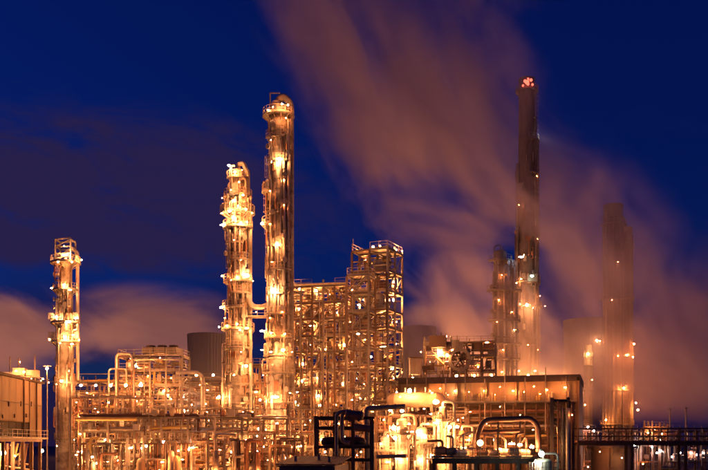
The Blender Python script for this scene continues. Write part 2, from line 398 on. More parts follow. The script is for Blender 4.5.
# ================================================================== columns and stacks
def tower_left():
    Y = 158; k = mpp(Y); z = lambda py: zz(py, Y)
    b = at(65.5, HZN, Y); t = Thing('distillation_column', 'short silver column with four lamp-lit platforms standing alone at the far left', 'column', (b.x, Y, 0))
    r = 8.2*k; rn = 6.3*k
    flange(t, .3, r*1.25, 'concrete', .6, 'plinth')
    shell(t, .6, z(384), r*1.08); shell(t, z(384), z(345), r); cone(t, z(345), z(341), r, rn); shell(t, z(341), z(292), rn); shell(t, z(292), z(262), rn*.92)
    dome(t, z(262), rn*.92)
    for py, a0, a1, rr in ((440, 0, 360, 1.55), (384, 0, 360, 1.6), (343, 0, 360, 1.95), (324, 0, 360, 2.0), (291, 0, 360, 1.75), (264, 0, 360, 2.05)):
        ring_platform(t, z(py), rn*.9, r*rr*.88, a0, a1)
    # top cage of davit steelwork
    zt = z(262); zc = z(241); w = 7.6*k
    for sx in (-1, 1):
        for sy in (-1, 1): t.beam('cage_post', (sx*w, sy*w, zt), (sx*w, sy*w, zc), .22, 'galv')
    for zl in (z(255), z(248), zc):
        for s in (-1, 1):
            t.beam('cage_beam', (-w, s*w, zl), (w, s*w, zl+(0 if zl != zc else .25)), .2, 'galv'); t.beam('cage_beam', (s*w, -w, zl), (s*w, w, zl), .2, 'galv')
    t.beam('cage_brace', (-w, -w, z(248)), (w, -w, zc), .14, 'galv', 'box'); t.beam('cage_brace', (-w, -w, z(262)), (w, -w, z(255)), .14, 'galv', 'box')
    t.pipe([(0,0,zt), (0,0,z(250)), (w+.7, .3, z(250)), (w+.7, .3, z(380))], .3, 'pipe', 1.0)
    riser(t, 215, 2, z(300), rn, .2); riser(t, 320, 3, z(345), r, .18); riser(t, 250, z(380), z(330), r, .16); riser(t, 300, z(322), z(285), rn, .17)
    ladder(t, 245, z(322), z(291)+1, rn); ladder(t, 290, z(343), z(324)+1, rn); ladder(t, 235, z(291), z(264)+1, rn); ladder(t, 270, z(440), z(384)+1, r*1.05)
    for py in (372, 360, 333, 308, 300, 275): nozzle(t, rnd.choice((200, 235, 300, 330)), z(py), rn, .22, .8)
    for zp in (z(318), z(337)):        # small instrument boxes on the platforms
        for a in (180, 0): t.box('valve_box', (math.cos(R(a))*r*1.5, -r*.6, zp+.2), (1.0, .7, 1.1), 'vessel')
    t.pipe([(r*1.2, -r*.9, z(343)), (r*1.2, -r*.9, z(331)), (r*1.75, -r*.9, z(331)), (r*1.75, -r*.9, z(325))], .15)
    clutter(t, z(440), z(345), r, 26, 501); clutter(t, z(343), z(266), rn, 34, 502)
    F = Y - r - .9
    for px, py, kd, dy in ((72, 262, 'm', 0), (58, 262, 'm', 0), (70, 290, 'm', 0), (68, 322, 'l', 0), (60, 343, 'm', -.2), (72, 344, 'm', 0), (64, 246, 's', 0), (65, 255, 'l', 0), (53, 260, 's', .8), (81.5, 260, 'm', .8), (64, 285, 'l', 0), (51.5, 288, 'm', .9), (56.5, 317, 'l', .3), (76, 318, 'm', .3), (65, 337, 'l', -.2), (49.5, 340, 'm', .8),
                           (79, 340, 's', .8), (73, 335, 's', 0), (61.5, 381, 'l', -.6), (69, 371, 'dim', -.4), (57, 446, 's', -.5), (74, 440, 's', -.5)):
        lamp(t, at(px, py, F+dy*2.2), kd)
tower_left()

def tower_mid():
    Y = 150; k = mpp(Y); z = lambda py: zz(py, Y)
    b = at(238, HZN, Y); t = Thing('distillation_column', 'ornate gold-lit column with wide crowded platform near its top, second tallest of the silver pair', 'column', (b.x, Y, 0))
    ru = 8.4*k; rl = 12.6*k
    flange(t, .3, rl*1.2, 'concrete', .6, 'plinth')
    shell(t, .6, z(386), rl); flange(t, z(386), rl*1.08); shell(t, z(386), z(336), rl*.97); cone(t, z(336), z(326), rl*.97, ru*1.1)
    shell(t, z(326), z(230), ru*1.05); shell(t, z(230), z(200), ru*.98); shell(t, z(200), z(172), ru*.78); dome(t, z(172), ru*.78)
    for py, a0, a1, rr in ((458, 0, 360, 1.35*rl), (424, 200, 330, 1.45*rl), (386, 0, 360, 1.25*rl), (331, 0, 360, 2.0*ru), (309, 150, 300, 1.9*ru), (283, 0, 360, 1.75*ru), (229, 0, 360, 1.8*ru), (214, 0, 360, 2.05*ru), (198, 150, 390, 1.7*ru), (180, 200, 340, 1.4*ru), (245, 190, 300, 1.5*ru), (262, 240, 350, 1.55*ru), (295, 230, 350, 1.6*ru), (350, 200, 340, 1.3*rl), (366, 180, 300, 1.25*rl), (405, 220, 350, 1.25*rl)):
        ring_platform(t, z(py), ru*.8 if py < 330 else rl*.9, rr, a0, a1)
    # gooseneck vapour line at the top
    t.pipe([(0,0,z(172)), (0,0,z(164)), (6*k, -.4, z(164)), (8*k, -.4, z(170)), (10*k, -.4, z(173)), (10*k, -.2, z(196)), (12*k, 0, z(205)), (12*k, 0, z(325))], .38, 'pipe', 1.0)
    t.pipe([(-6*k, -1.2, z(198)), (-6*k, -1.2, z(168)), (-2*k, -1.2, z(168))], .22, 'pipe'); t.pipe([(3*k, -1.4, z(200)), (3*k, -1.4, z(181)), (9*k, -1.4, z(181)), (9*k, -1.4, z(212))], .24, 'pipe')
    for a, z0, z1, r_ in ((232, z(326), z(232), .24), (262, z(330), z(212), .2), (300, z(380), z(285), .26), (330, 3, z(330), .3), (205, 3, z(345), .25), (285, z(283), z(232), .16), (248, 2, z(390), .22)):
        riser(t, a, z0, z1, rl if z1 < z(328) else ru*1.05, r_)
    ladder(t, 222, z(283), z(229)+1, ru); ladder(t, 312, z(331), z(283)+1, ru); ladder(t, 240, z(386), z(331)+1, rl); ladder(t, 225, z(458), z(386)+1, rl); ladder(t, 300, z(229), z(198)+1, ru)
    for py, a in ((206, 240), (206, 290), (209, 330), (221, 260), (240, 305), (255, 215), (268, 240), (298, 320), (305, 250), (318, 300), (350, 230), (362, 310), (400, 300), (415, 235)):
        nozzle(t, a, z(py), rl if py > 335 else ru, .26, .9)
    for i in range(9):                 # relief valves crowding the upper platform
        a = R(195 + i*18); q = Vector((math.cos(a)*ru*1.65, math.sin(a)*ru*1.65, z(214)+.2))
        t.cyl('relief_valve', q, q+Vector((0,0,1.5+.6*(i % 3))), .22, 'vessel', 'drum'); t.pipe([q+Vector((0,0,1.1)), q*1.0+Vector((math.cos(a)*.6, math.sin(a)*.6, 1.1)), q+Vector((math.cos(a)*.6, math.sin(a)*.6, -.4))], .12)
    for i in range(5):
        a = R(210 + i*30); q = Vector((math.cos(a)*ru*1.6, math.sin(a)*ru*1.6, z(331)+.2)); t.cyl('relief_valve', q, q+Vector((0,0,1.7)), .25, 'vessel', 'drum')
    clutter(t, z(460), z(338), rl, 40, 503); clutter(t, z(326), z(176), ru, 70, 504)
    F = Y - ru - 1.0
    for px, py, kd, dy in ((235, 172, 'm', 0), (239, 182, 'm', -.2), (231, 190, 's', 0), (243, 195, 'm', -.2), (234, 200, 'm', -.3), (234, 218, 'l', -.3), (247, 222, 'm', .2), (237, 277, 'm', -.2), (240, 330, 'm', -.4), (229, 165.5, 'l', 0), (242, 170, 'dim', 0), (222, 198, 's', .7), (229.5, 211, 'l', -.4), (238, 206, 'm', -.5), (246, 209, 'm', -.3), (252, 213, 's', .6), (222, 213, 's', .8), (241, 223, 'l', -.3), (223, 225, 'l', .7),
                           (222, 276, 'm', .8), (231, 280, 's', -.3), (246.5, 275, 'l', .4), (253, 281, 'dim', .4), (221, 307.5, 'l', .5), (219, 327, 'm', .8), (227, 326, 'm', 0), (237, 324, 'm', -.5), (247, 328, 'm', 0), (241, 352, 'dim', -1.5), (246, 366, 'l', -.8), (234, 375, 'm', -1.4), (219, 397, 'l', 0),
                           (230, 453, 'xl', -1.5), (243, 412, 'dim', -1.2), (220, 430, 's', -.5), (225, 318, 'dim', 0), (234, 240, 'dim', -.3), (241, 260, 'dim', -.3)):
        lamp(t, at(px, py, F+dy*2.0), kd)
tower_mid()

def tower_tall():
    Y = 148; k = mpp(Y); z = lambda py: zz(py, Y)
    b = at(278.5, HZN, Y); t = Thing('distillation_column', 'tallest silver clad column with a rounded vapour elbow on top', 'column', (b.x, Y, 0))
    r = 9.7*k; rl = 12.0*k
    flange(t, .3, rl*1.2, 'concrete', .6, 'plinth')
    shell(t, .6, z(432), rl*.85); cone(t, z(432), z(404), rl*.85, rl*.8); shell(t, z(404), z(359), rl); flange(t, z(404), rl*1.12); flange(t, z(359), rl*1.1)
    cone(t, z(359), z(338), rl*.98, r*1.0); shell(t, z(338), z(118), r)
    flange(t, z(118), r*1.12, 'clad', .5); shell(t, z(116.5), z(108), r*.96, None, 'clad', 1.4); dome(t, z(108), r*.96, 'clad', .45)
    for py, a0, a1, rr in ((455, 0, 360, 1.7*r), (430, 0, 360, 1.6*r), (404, 0, 360, 1.6*r), (357, 0, 360, 1.55*r), (339, 0, 360, 1.5*r), (296, 210, 340, 1.45*r), (249, 220, 330, 1.4*r), (226, 140, 240, 1.75*r), (193, 140, 240, 1.75*r), (164, 220, 340, 1.4*r), (117, 0, 360, 1.65*r), (140, 200, 300, 1.4*r), (205, 250, 350, 1.4*r), (215, 190, 270, 1.4*r), (272, 240, 360, 1.45*r), (316, 190, 350, 1.5*r), (375, 200, 340, 1.75*r)):
        ring_platform(t, z(py), r*.98, rr, a0, a1)
    t.pipe([(0,0,z(106)), (0,0,z(99.5)), (5*k, -.2, z(97)), (11.8*k, -.1, z(103)), (11.8*k, 0, z(420))], .6, 'clad', 2.2, 'vapour_line', 14)
    t.pipe([(-5*k, -.6, z(117)), (-5*k, -.6, z(103)), (0, -.6, z(103)), (0, -1.0, z(112))], .3, 'pipe')
    t.box('davit_post', (-8*k, -.5, z(106)), (.2, .2, 4), 'galv'); t.box('davit_arm', (-8*k+.75, -.5, zz(106, Y)+1.92), (1.7, .16, .16), 'galv')
    for a, z0, z1, r_ in ((238, z(335), z(125), .22), (262, z(335), z(196), .16), (300, z(400), z(165), .24), (325, z(330), z(122), .2), (215, z(400), z(255), .2), (285, z(250), z(130), .14), (250, 3, z(366), .28), (300, 3, z(410), .25)):
        riser(t, a, z0, z1, r if z1 > z(338) else rl, r_)
    for z0, z1, a in ((455, 404, 235), (404, 357, 310), (357, 339, 235), (339, 296, 320), (296, 249, 222), (249, 226, 212), (226, 193, 190), (193, 164, 215), (164, 117, 335)):
        ladder(t, a, z(z0), z(z1)+1, r if z0 < 340 else rl)
    for py, a in ((130, 255), (150, 230), (178, 300), (205, 285), (215, 250), (262, 300), (275, 240), (310, 290), (322, 250), (346, 270), (350, 310), (346, 230), (380, 250), (390, 300), (415, 260), (440, 300)):
        nozzle(t, a, z(py), rl if py > 358 else r, .28, .8)
    for i in range(5):
        a = R(200 + 32*i); q = Vector((math.cos(a)*r*1.4, math.sin(a)*r*1.4, z(357)+.2)); t.cyl('relief_valve', q, q+Vector((0,0,2.0)), .28, 'vessel', 'drum')
    for i in range(4):
        a = R(150 + 25*i); q = Vector((math.cos(a)*r*1.5, math.sin(a)*r*1.5, z(193)+.2)); t.cyl('relief_valve', q, q+Vector((0,0,1.6)), .25, 'vessel', 'drum')
    F = Y - r - .9
    clutter(t, z(455), z(362), rl, 36, 505); clutter(t, z(336), z(122), r, 80, 506)
    for px, py, kd, dy in ((288, 105, 'm', -.5), (282, 104, 'm', -.6), (273, 107, 's', -.5), (268, 110, 's', 0), (286, 118, 's', 0), (279.5, 159, 'l', -.1), (264.5, 190, 'm', .9), (270, 191, 's', 0), (262.5, 223.5, 'l', .7), (270, 224, 'dim', 0), (277, 243.5, 'l', -.2), (273, 290.5, 'xl', -.2), (285, 334, 'm', -.2), (271, 333, 'm', 0), (262, 331, 'l', .6),
                           (262, 350, 'm', 0), (271, 352, 'm', -.9), (283, 350, 'l', -.8), (292, 352, 's', 0), (275, 397, 'xl', -1.6), (260, 400, 'l', -.2), (290, 393, 's', -.4), (277, 424, 'l', -1.5), (259, 429, 'l', -.4), (266, 430, 's', -.6),
                           (272, 447, 'xl', -1.6), (258, 451, 'm', -.4), (286, 441, 'm', -.6), (272, 262, 'dim', 0), (284, 205, 'dim', 0), (271, 140, 'dim', 0), (284, 180, 's', .2), (282, 312, 's', 0), (270, 318, 'dim', 0)):
        lamp(t, at(px, py, F+dy*2.0), kd)
tower_tall()

# pipe bridge walkway between the two silver columns (arched vapour duct)
def crossover():
    Y = 150; a = at(249, 306, Y); t = Thing('crossover_duct', 'curved pipe and walkway bridging the two gold-lit silver columns', 'pipe', (a.x, Y-1.2, a.z-1))
    p = t.L(at(247, 298, Y-1.2)); q = t.L(at(267, 305, Y-1.2)); mid = (p+q)/2+Vector((0,0,-.9))
    t.pipe([p, mid+Vector((-.6,0,0)), mid+Vector((.8,0,0)), q], .42, 'pipe', 1.2, 'duct', 12)
    b = MB().box((mid.x, 1, mid.z-1.6), ((q-p).length, 1.2, .15)); t.mesh('walkway', b, 'grating')
    rb = MB(); rail_line(rb, (p.x, .4, mid.z-1.5), (q.x, .4, mid.z-1.5)); t.mesh('railing', rb, 'rail')
    lamp(t, at(256, 312, Y-2), 's')
crossover()

def tall_stack():
    Y = 206; k = mpp(Y); z = lambda py: zz(py, Y)
    b = at(526.8, HZN, Y); t = Thing('chimney_stack', 'very tall dark stack with a red warning light at its top', 'stack', (b.x, Y, 0))
    r = 8.7*k
    clutter(t, z(372), z(150), r*1.16, 60, 507)
    flange(t, .4, r*1.5, 'concrete', .8, 'plinth')
    shell(t, .8, z(308), r*1.18, None, 'stack', 3.5); cone(t, z(308), z(296), r*1.18, r*1.05, 'stack'); shell(t, z(296), z(80), r*1.05, r*.9, 'stack', 4.5)
    t.mesh('chimney_rim', MB().lathe([(r*.7,-3),(r*.7,.2),(r*.95,.2),(r*.95,-.5),(r*.9,-.5)], 32), 'stack', (0,0,z(80)), True)
    for py, a0, a1, rr in ((340, 240, 400, 1.6), (308, 0, 360, 1.75), (284, 0, 360, 1.5), (238, 270, 380, 1.5), (205, 270, 380, 1.45), (175, 270, 380, 1.4), (142, 270, 380, 1.45), (92, 0, 360, 1.3)):
        ring_platform(t, z(py), r*.95, r*rr, a0, a1)
    for a, z0, z1, r_ in ((200, z(372), z(165), .25), (335, 2, z(145), .3), (310, 2, z(120), .22), (185, z(300), z(235), .3), (250, z(330), z(290), .3), (285, 2, z(312), .35)):
        riser(t, a, z0, z1, r*1.05 if z1 > z(300) else r*1.18, r_, 'stack')
    ladder(t, 325, z(372), z(308)+1, r*1.18); ladder(t, 322, z(308), z(238)+1, r); ladder(t, 322, z(238), z(142)+1, r); ladder(t, 322, z(142), z(92)+1, r)
    for py in (372, 352, 325): flange(t, z(py), r*1.26, 'stack', .4, 'stiffener_ring')
    t.box('analyser_cabin', (r*.35, -r*1.25, z(280)), (2.2, 1.4, 1.8), 'clad_dark')
    F = Y - r - 1.6
    for px, py, q in ((527, 82, .5), (525, 81, .36), (531, 80, .34), (528, 84, .32), (523, 85.5, .26), (532.5, 84.5, .28), (528, 79, .3)): lamp(t, at(px, py, F+.7), 'red', q)
    for px, py, kd, dy in ((537, 176, 'dim', .8), (537.5, 239, 'dim', .8), (524, 255, 's', -.4), (519, 205, 'dim', .2), (537.5, 141, 'white', 2), (527, 305, 'xl', -.7), (520, 304, 's', -.2), (519, 371, 'm', -.4), (535, 371, 'm', -.4), (528, 345, 's', -.5), (516.5, 283, 'm', .6), (521, 279, 's', 0), (532, 276, 'green', -.9), (545, 306, 's', 1.0), (540, 296, 's', .6), (533, 308, 's', -.3), (516, 330, 'dim', 0), (538, 350, 'dim', 0)):
        lamp(t, at(px, py, F+dy*2), kd)
tall_stack()

def slim_stack(px, top, w, label, davit, lamps):
    Y = 190; k = mpp(Y); z = lambda py: zz(py, Y)
    b = at(px, HZN, Y); t = Thing('process_column', label, 'column', (b.x, Y, 0)); r = w/2*k
    flange(t, .3, r*1.3, 'concrete', .6, 'plinth'); shell(t, .6, z(top+3), r, None, 'clad_dark', 3); dome(t, z(top+3), r, 'clad_dark')
    for i, py in enumerate((360, 345, 322, 292, 262)):
        if py > top+5: ring_platform(t, z(py), r*.9, r+1.2+.3*(i % 2), 180, 370)
    for a in (210, 250, 290, 335): riser(t, a, 2, z(top+8+rnd.random()*40), r, .2, 'pipe')
    ladder(t, 235, z(372), z(322), r); ladder(t, 300, z(322), z(max(top+6, 262))+.5, r)
    for i in range(9): nozzle(t, rnd.choice((215, 240, 275, 310)), z(top+14+i*12), r, .3, .9)
    if davit:
        t.pipe([(-r*.9, 0, z(top+10)), (-r*.9, 0, z(top-4)), (r*.1, 0, z(top-5)), (r*.2, 0, z(top))], .14, 'galv', 1.2, 'davit'); t.beam('davit_post', (r*.5, 0, z(top+3)), (r*.5, 0, z(top-3)), .18, 'galv')
    for x, py, kd in lamps: lamp(t, at(x, py, Y-r-1), kd)
slim_stack(500, 250, 13, 'brown column with curved davit arm, left of the very tall stack', True, ((521, 257, 'blue'), (497, 322, 'dim'), (503, 350, 's'), (495, 366, 's'), (502, 372, 'm'), (499, 300, 's'), (502, 275, 's')))
slim_stack(511.5, 258, 6.5, 'thinnest brown column squeezed between davit column and the very tall stack', False, ((514, 330, 's'), (512, 312, 'dim')))

def far_stack(px, top, w, Y, label, lamps, twin=None):
    k = mpp(Y); z = lambda py: zz(py, Y); b = at(px, HZN, Y); t = Thing('chimney_stack', label, 'stack', (b.x, Y, 0)); r = w/2*k
    flange(t, .5, r*1.3, 'concrete', 1, 'plinth'); shell(t, 1, z(top), r*1.05, r*.92, 'stack', 6)
    t.mesh('chimney_rim', MB().lathe([(r*.7,-3),(r*.7,.2),(r*.98,.2),(r*.98,-.8),(r*.9,-.8)], 32), 'stack', (0,0,z(top)), True)
    for py in (top+20, 300, 357, 391, 425):
        if py > top: ring_platform(t, z(py), r*.9, r*1.35, 180, 400)
    for a in (192, 215, 236, 255, 276, 300, 322, 345): riser(t, a, 2, z(top+4+rnd.random()*26), r, r*.10, rnd.choice(('stack', 'clad', 'pipe_dark', 'clad_dark')), off=r*.06)
    for py in range(int(top)+12, 440, 28): flange(t, z(py), r*1.07, 'stack', .5, 'stiffener_ring')
    ladder(t, 285, 10, z(top+20), r)
    for x, py, kd, sz in lamps: lamp(t, at(x, py, Y-r-2), kd, sz)
far_stack(613, 206, 20, 250, 'broad pale stack fading into steam at right', ((624, 388, 'm', .26), (627, 355, 'm', .22), (612, 300, 'dim', .12), (618, 262, 'dim', .12), (618, 356, 's', .16), (600, 341, 's', .15), (606, 420, 'm', .2)))
far_stack(628, 228, 9, 247, 'narrower stack hugging the right side of the broad steam-veiled stack', ((634, 344, 's', .24), (633, 357, 's', .18), (638, 410, 'm', .24), (636, 403, 's', .2)))
far_stack(588, 346, 7, 228, 'short thin vent stack in front of the right cooling tower', ((588, 354, 'm', .26), (597, 340.5, 's', .22), (592, 380, 'dim', .14), (585, 405, 's', .14)))
# ================================================================== steel frames full of equipment
PIPEM = ('pipe', 'pipe', 'pipe', 'pipe_rust', 'pipe_yellow', 'vessel_warm', 'clad', 'pipe_dark', 'pipe_dark')
VESM = ('vessel', 'vessel', 'clad', 'vessel_warm', 'pipe_rust', 'clad_dark', 'brownsteel')
def stair_mesh(run, rise, m='rail'):
    key = ('stair', round(run, 2), round(rise, 2))
    if key in MESH: return MESH[key]
    b = MB()
    for y in (0, .9): b.bar((0, y, 0), (run, y, rise), .06, .25); b.bar((0, y, 1), (run, y, rise+1), .06)
    n = max(3, int(rise/.28))
    for i in range(n): f = (i+.5)/n; b.box((run*f, .45, rise*f), (.3, .9, .05))
    for i in range(4): f = i/3; b.bar((run*f, 0, rise*f), (run*f, 0, rise*f+1), .05)
    MESH[key] = b.build('stair_flight', m); return MESH[key]
def rail_mesh(L, m='rail'):
    key = ('rail', round(L, 2), m)
    if key not in MESH: MESH[key] = rail_line(MB(), (0,0,0), (L,0,0)).build('handrail', m)
    return MESH[key]
def fill_cell(t, x0, x1, y0, y1, z0, z1, rg, busy):
    """process equipment and pipework inside one bay"""
    w, d, h = x1-x0, y1-y0, z1-z0; cx, cy = (x0+x1)/2, (y0+y1)/2
    c = rg.random()
    if c < .24:                                              # horizontal exchanger or drum on saddles
        r = min(h*.30, d*.3, .95)*rg.uniform(.7, 1.0); zc = z0+.5+r; yy = y0+d*rg.uniform(.25, .6); m = rg.choice(VESM)
        o = t.cyl('heat_exchanger', (x0+.4, yy, zc), (x1-.4, yy, zc), r, m, 'drum')
        for f in (.28, .72):
            t.box('saddle', (x0+w*f, yy, z0+.25+(zc-r-z0)/2), (.25, r*1.3, zc-z0-r*.6), 'brownsteel')
        t.pipe([(x0+w*.35, yy, zc+r*.9), (x0+w*.35, yy, min(z1-.25, zc+r+.8)), (x1+.2, yy, min(z1-.25, zc+r+.8))], .13, rg.choice(PIPEM))
        t.cyl('channel_flange', (x0+.4+w*.16, yy, zc), (x0+.4+w*.16+.15, yy, zc), r*1.12, 'galv', 'flange')
    elif c < .42:                                            # upright vessel
        r = min(w, d)*rg.uniform(.16, .27); x = x0+w*rg.uniform(.3, .7); yy = y0+d*rg.uniform(.25, .6)
        t.cyl('vessel', (x, yy, z0+.35), (x, yy, z0+h*rg.uniform(.75, .97)), r, rg.choice(VESM), 'drum')
        for a in (0, 2.1, 4.2): t.box('vessel_leg', (x+r*.8*math.cos(a), yy+r*.8*math.sin(a), z0+.45), (.15, .15, .8), 'brownsteel')
        t.pipe([(x, yy, z0+h*.85), (x, yy, z1-.2), (x1-.2, yy, z1-.2), (x1-.2, yy, z0+.3)], .12, rg.choice(PIPEM))
    elif c < .72:                                            # bank of vertical and cross pipes
        n = rg.randint(2, 4)
        for i in range(n):
            x = x0+w*(i+.5+rg.uniform(-.25, .25))/n; yy = y0+d*rg.uniform(.05, .5); r = rg.choice((.09, .12, .16, .22)); m = rg.choice(PIPEM)
            if rg.random() < .5: t.pipe([(x, yy, z0), (x, yy, z1)], r, m)
            else:
                zm = z0+h*rg.uniform(.3, .8); t.pipe([(x, yy, z0), (x, yy, zm), (x+rg.choice((-1, 1))*w*.45, yy, zm), (x+rg.choice((-1, 1))*.02+w*.0, yy+d*.4, zm)][:3], r, m)
            if rg.random() < .6:
                zv = z0+h*rg.uniform(.2, .7); t.cyl('valve', (x, yy-r*1.2, zv), (x, yy+r*1.2, zv), r*2.0, 'galv', 'flange'); t.cyl('valve_wheel', (x, yy-r*3.4, zv), (x, yy-r*3.1, zv), .24, 'pipe_rust', 'flange')
    else:                                                    # stack of lateral pipes and a cable tray
        n = rg.randint(2, 4)
        for i in range(n):
            zc = z0+h*(.18+.68*(i+rg.random()*.6)/n); yy = y0+d*rg.uniform(.0, .5); r = rg.choice((.09, .13, .18, .26)); m = rg.choice(PIPEM)
            t.cyl('pipe', (x0-.1, yy, zc), (x1+.1, yy, zc), r, m)
            if rg.random() < .5: t.cyl('pipe_flange', (cx, yy, zc), (cx+.12, yy, zc), r*1.7, 'galv', 'flange')
        t.box('cable_tray', (cx, y0+.2, z1-.55), (w, .5, .12), 'galv')
    if busy and rg.random() < .45:
        t.box('junction_box', (x0+w*rg.uniform(.15, .85), y0+.1, z0+rg.uniform(.9, 1.5)), (rg.uniform(.4, .9), .3, rg.uniform(.6, 1.2)), rg.choice(('vessel', 'galv', 'brownsteel')))
def frame(name, label, cat, org, rz, nx, ny, bx, by, levels, seed, fill=.8, m='galv', post=.31, beam=.27, brace=.3, deck=.6, railp=.6, busy=True, skip=None, stair=None, group=None, z0=0.0, dense=0.0):
    rg = random.Random(seed); t = Thing(name, label, cat, org, rz, group); top = levels[-1]
    m0 = m; pick = lambda: m0 if rg.random() < .55 or m0 != 'galv' else 'brownsteel'
    for i in range(nx*8):                                    # conduits and small-bore drops up the near face
        x = rg.uniform(0, nx*bx); za = rg.uniform(0, top*.7); t.cyl('conduit', (x, -.22, za), (x, -.22, min(top, za+rg.uniform(3, 12))), rg.choice((.05, .07, .1)), rg.choice(('pipe', 'pipe_dark', 'pipe_rust', 'darksteel', 'pipe')))
    for i in range(nx+1):
        for j in range(ny+1): t.beam('post', (i*bx, j*by, z0), (i*bx, j*by, top+(.0 if rg.random() < .6 else rg.uniform(.3, 1.2))), post, pick())
    zs = [z0]+list(levels)
    for li, z in enumerate(levels):
        for j in range(ny+1):
            for i in range(nx): t.beam('beam', (i*bx+post*.5, j*by, z-.02*(j % 2)), ((i+1)*bx-post*.5, j*by, z-.02*(j % 2)), beam, pick())
        for i in range(nx+1):
            for j in range(ny): t.beam('cross_beam', (i*bx, j*by+post*.5, z-.03), (i*bx, (j+1)*by-post*.5, z-.03), beam*.9, m)
        for i in range(nx):
            for j in range(ny):
                if skip and skip(i, j, li): continue
                if rg.random() < deck: t.box('deck_panel', (i*bx+bx/2, j*by+by/2, z+beam*.5+.04), (bx-.02, by-.02, .07), 'grating')
            if rg.random() < railp: t.add('handrail', rail_mesh(bx-.1), (i*bx+.05, .02, z+beam*.5+.08))
        for j in range(ny):
            if rg.random() < railp:
                t.add('handrail', rail_mesh(by-.1), (nx*bx, j*by+.05, z+beam*.5+.08), Quaternion((0,0,1), math.pi/2))
                if li == len(levels)-1: t.add('handrail', rail_mesh(by-.1), (0, j*by+.05, z+beam*.5+.08), Quaternion((0,0,1), math.pi/2))
    for li in range(len(zs)-1):
        a, b = zs[li]+beam*.5, zs[li+1]-beam*.5
        for i in range(nx):
            for j in range(ny):
                if rg.random() < fill and not (stair == (i, j)):
                    fill_cell(t, i*bx+.3, (i+1)*bx-.3, j*by+.3, (j+1)*by-.2, a, b, rg, busy)
                    if busy and rg.random() < dense: fill_cell(t, i*bx+.2, (i+1)*bx-.2, j*by+by*.5, (j+1)*by-.2, a, b, rg, False)
            if rg.random() < brace:
                x0, x1 = (i*bx, (i+1)*bx) if rg.random() < .5 else ((i+1)*bx, i*bx); t.beam('brace', (x0, -.02, a), (x1, -.02, b), .16, pick(), 'box')
        for j in range(ny):
            if rg.random() < brace: t.beam('brace', (nx*bx+.02, j*by, a), (nx*bx+.02, (j+1)*by, b), .16, m, 'box')
        if stair:
            i, j = stair; run = bx-.8
            o = t.add('stair_flight', stair_mesh(run, zs[li+1]-zs[li]), (i*bx+.4, j*by+.25+(1.0 if li % 2 else 0), zs[li]))
            if li % 2: o.rotation_euler = (0, 0, 0); o.scale = (-1, 1, 1); o.location.x = (i+1)*bx-.4
    return t
TH = R(-18)
def org(px, Y): v = at(px, HZN, Y); return (v.x, Y, 0)

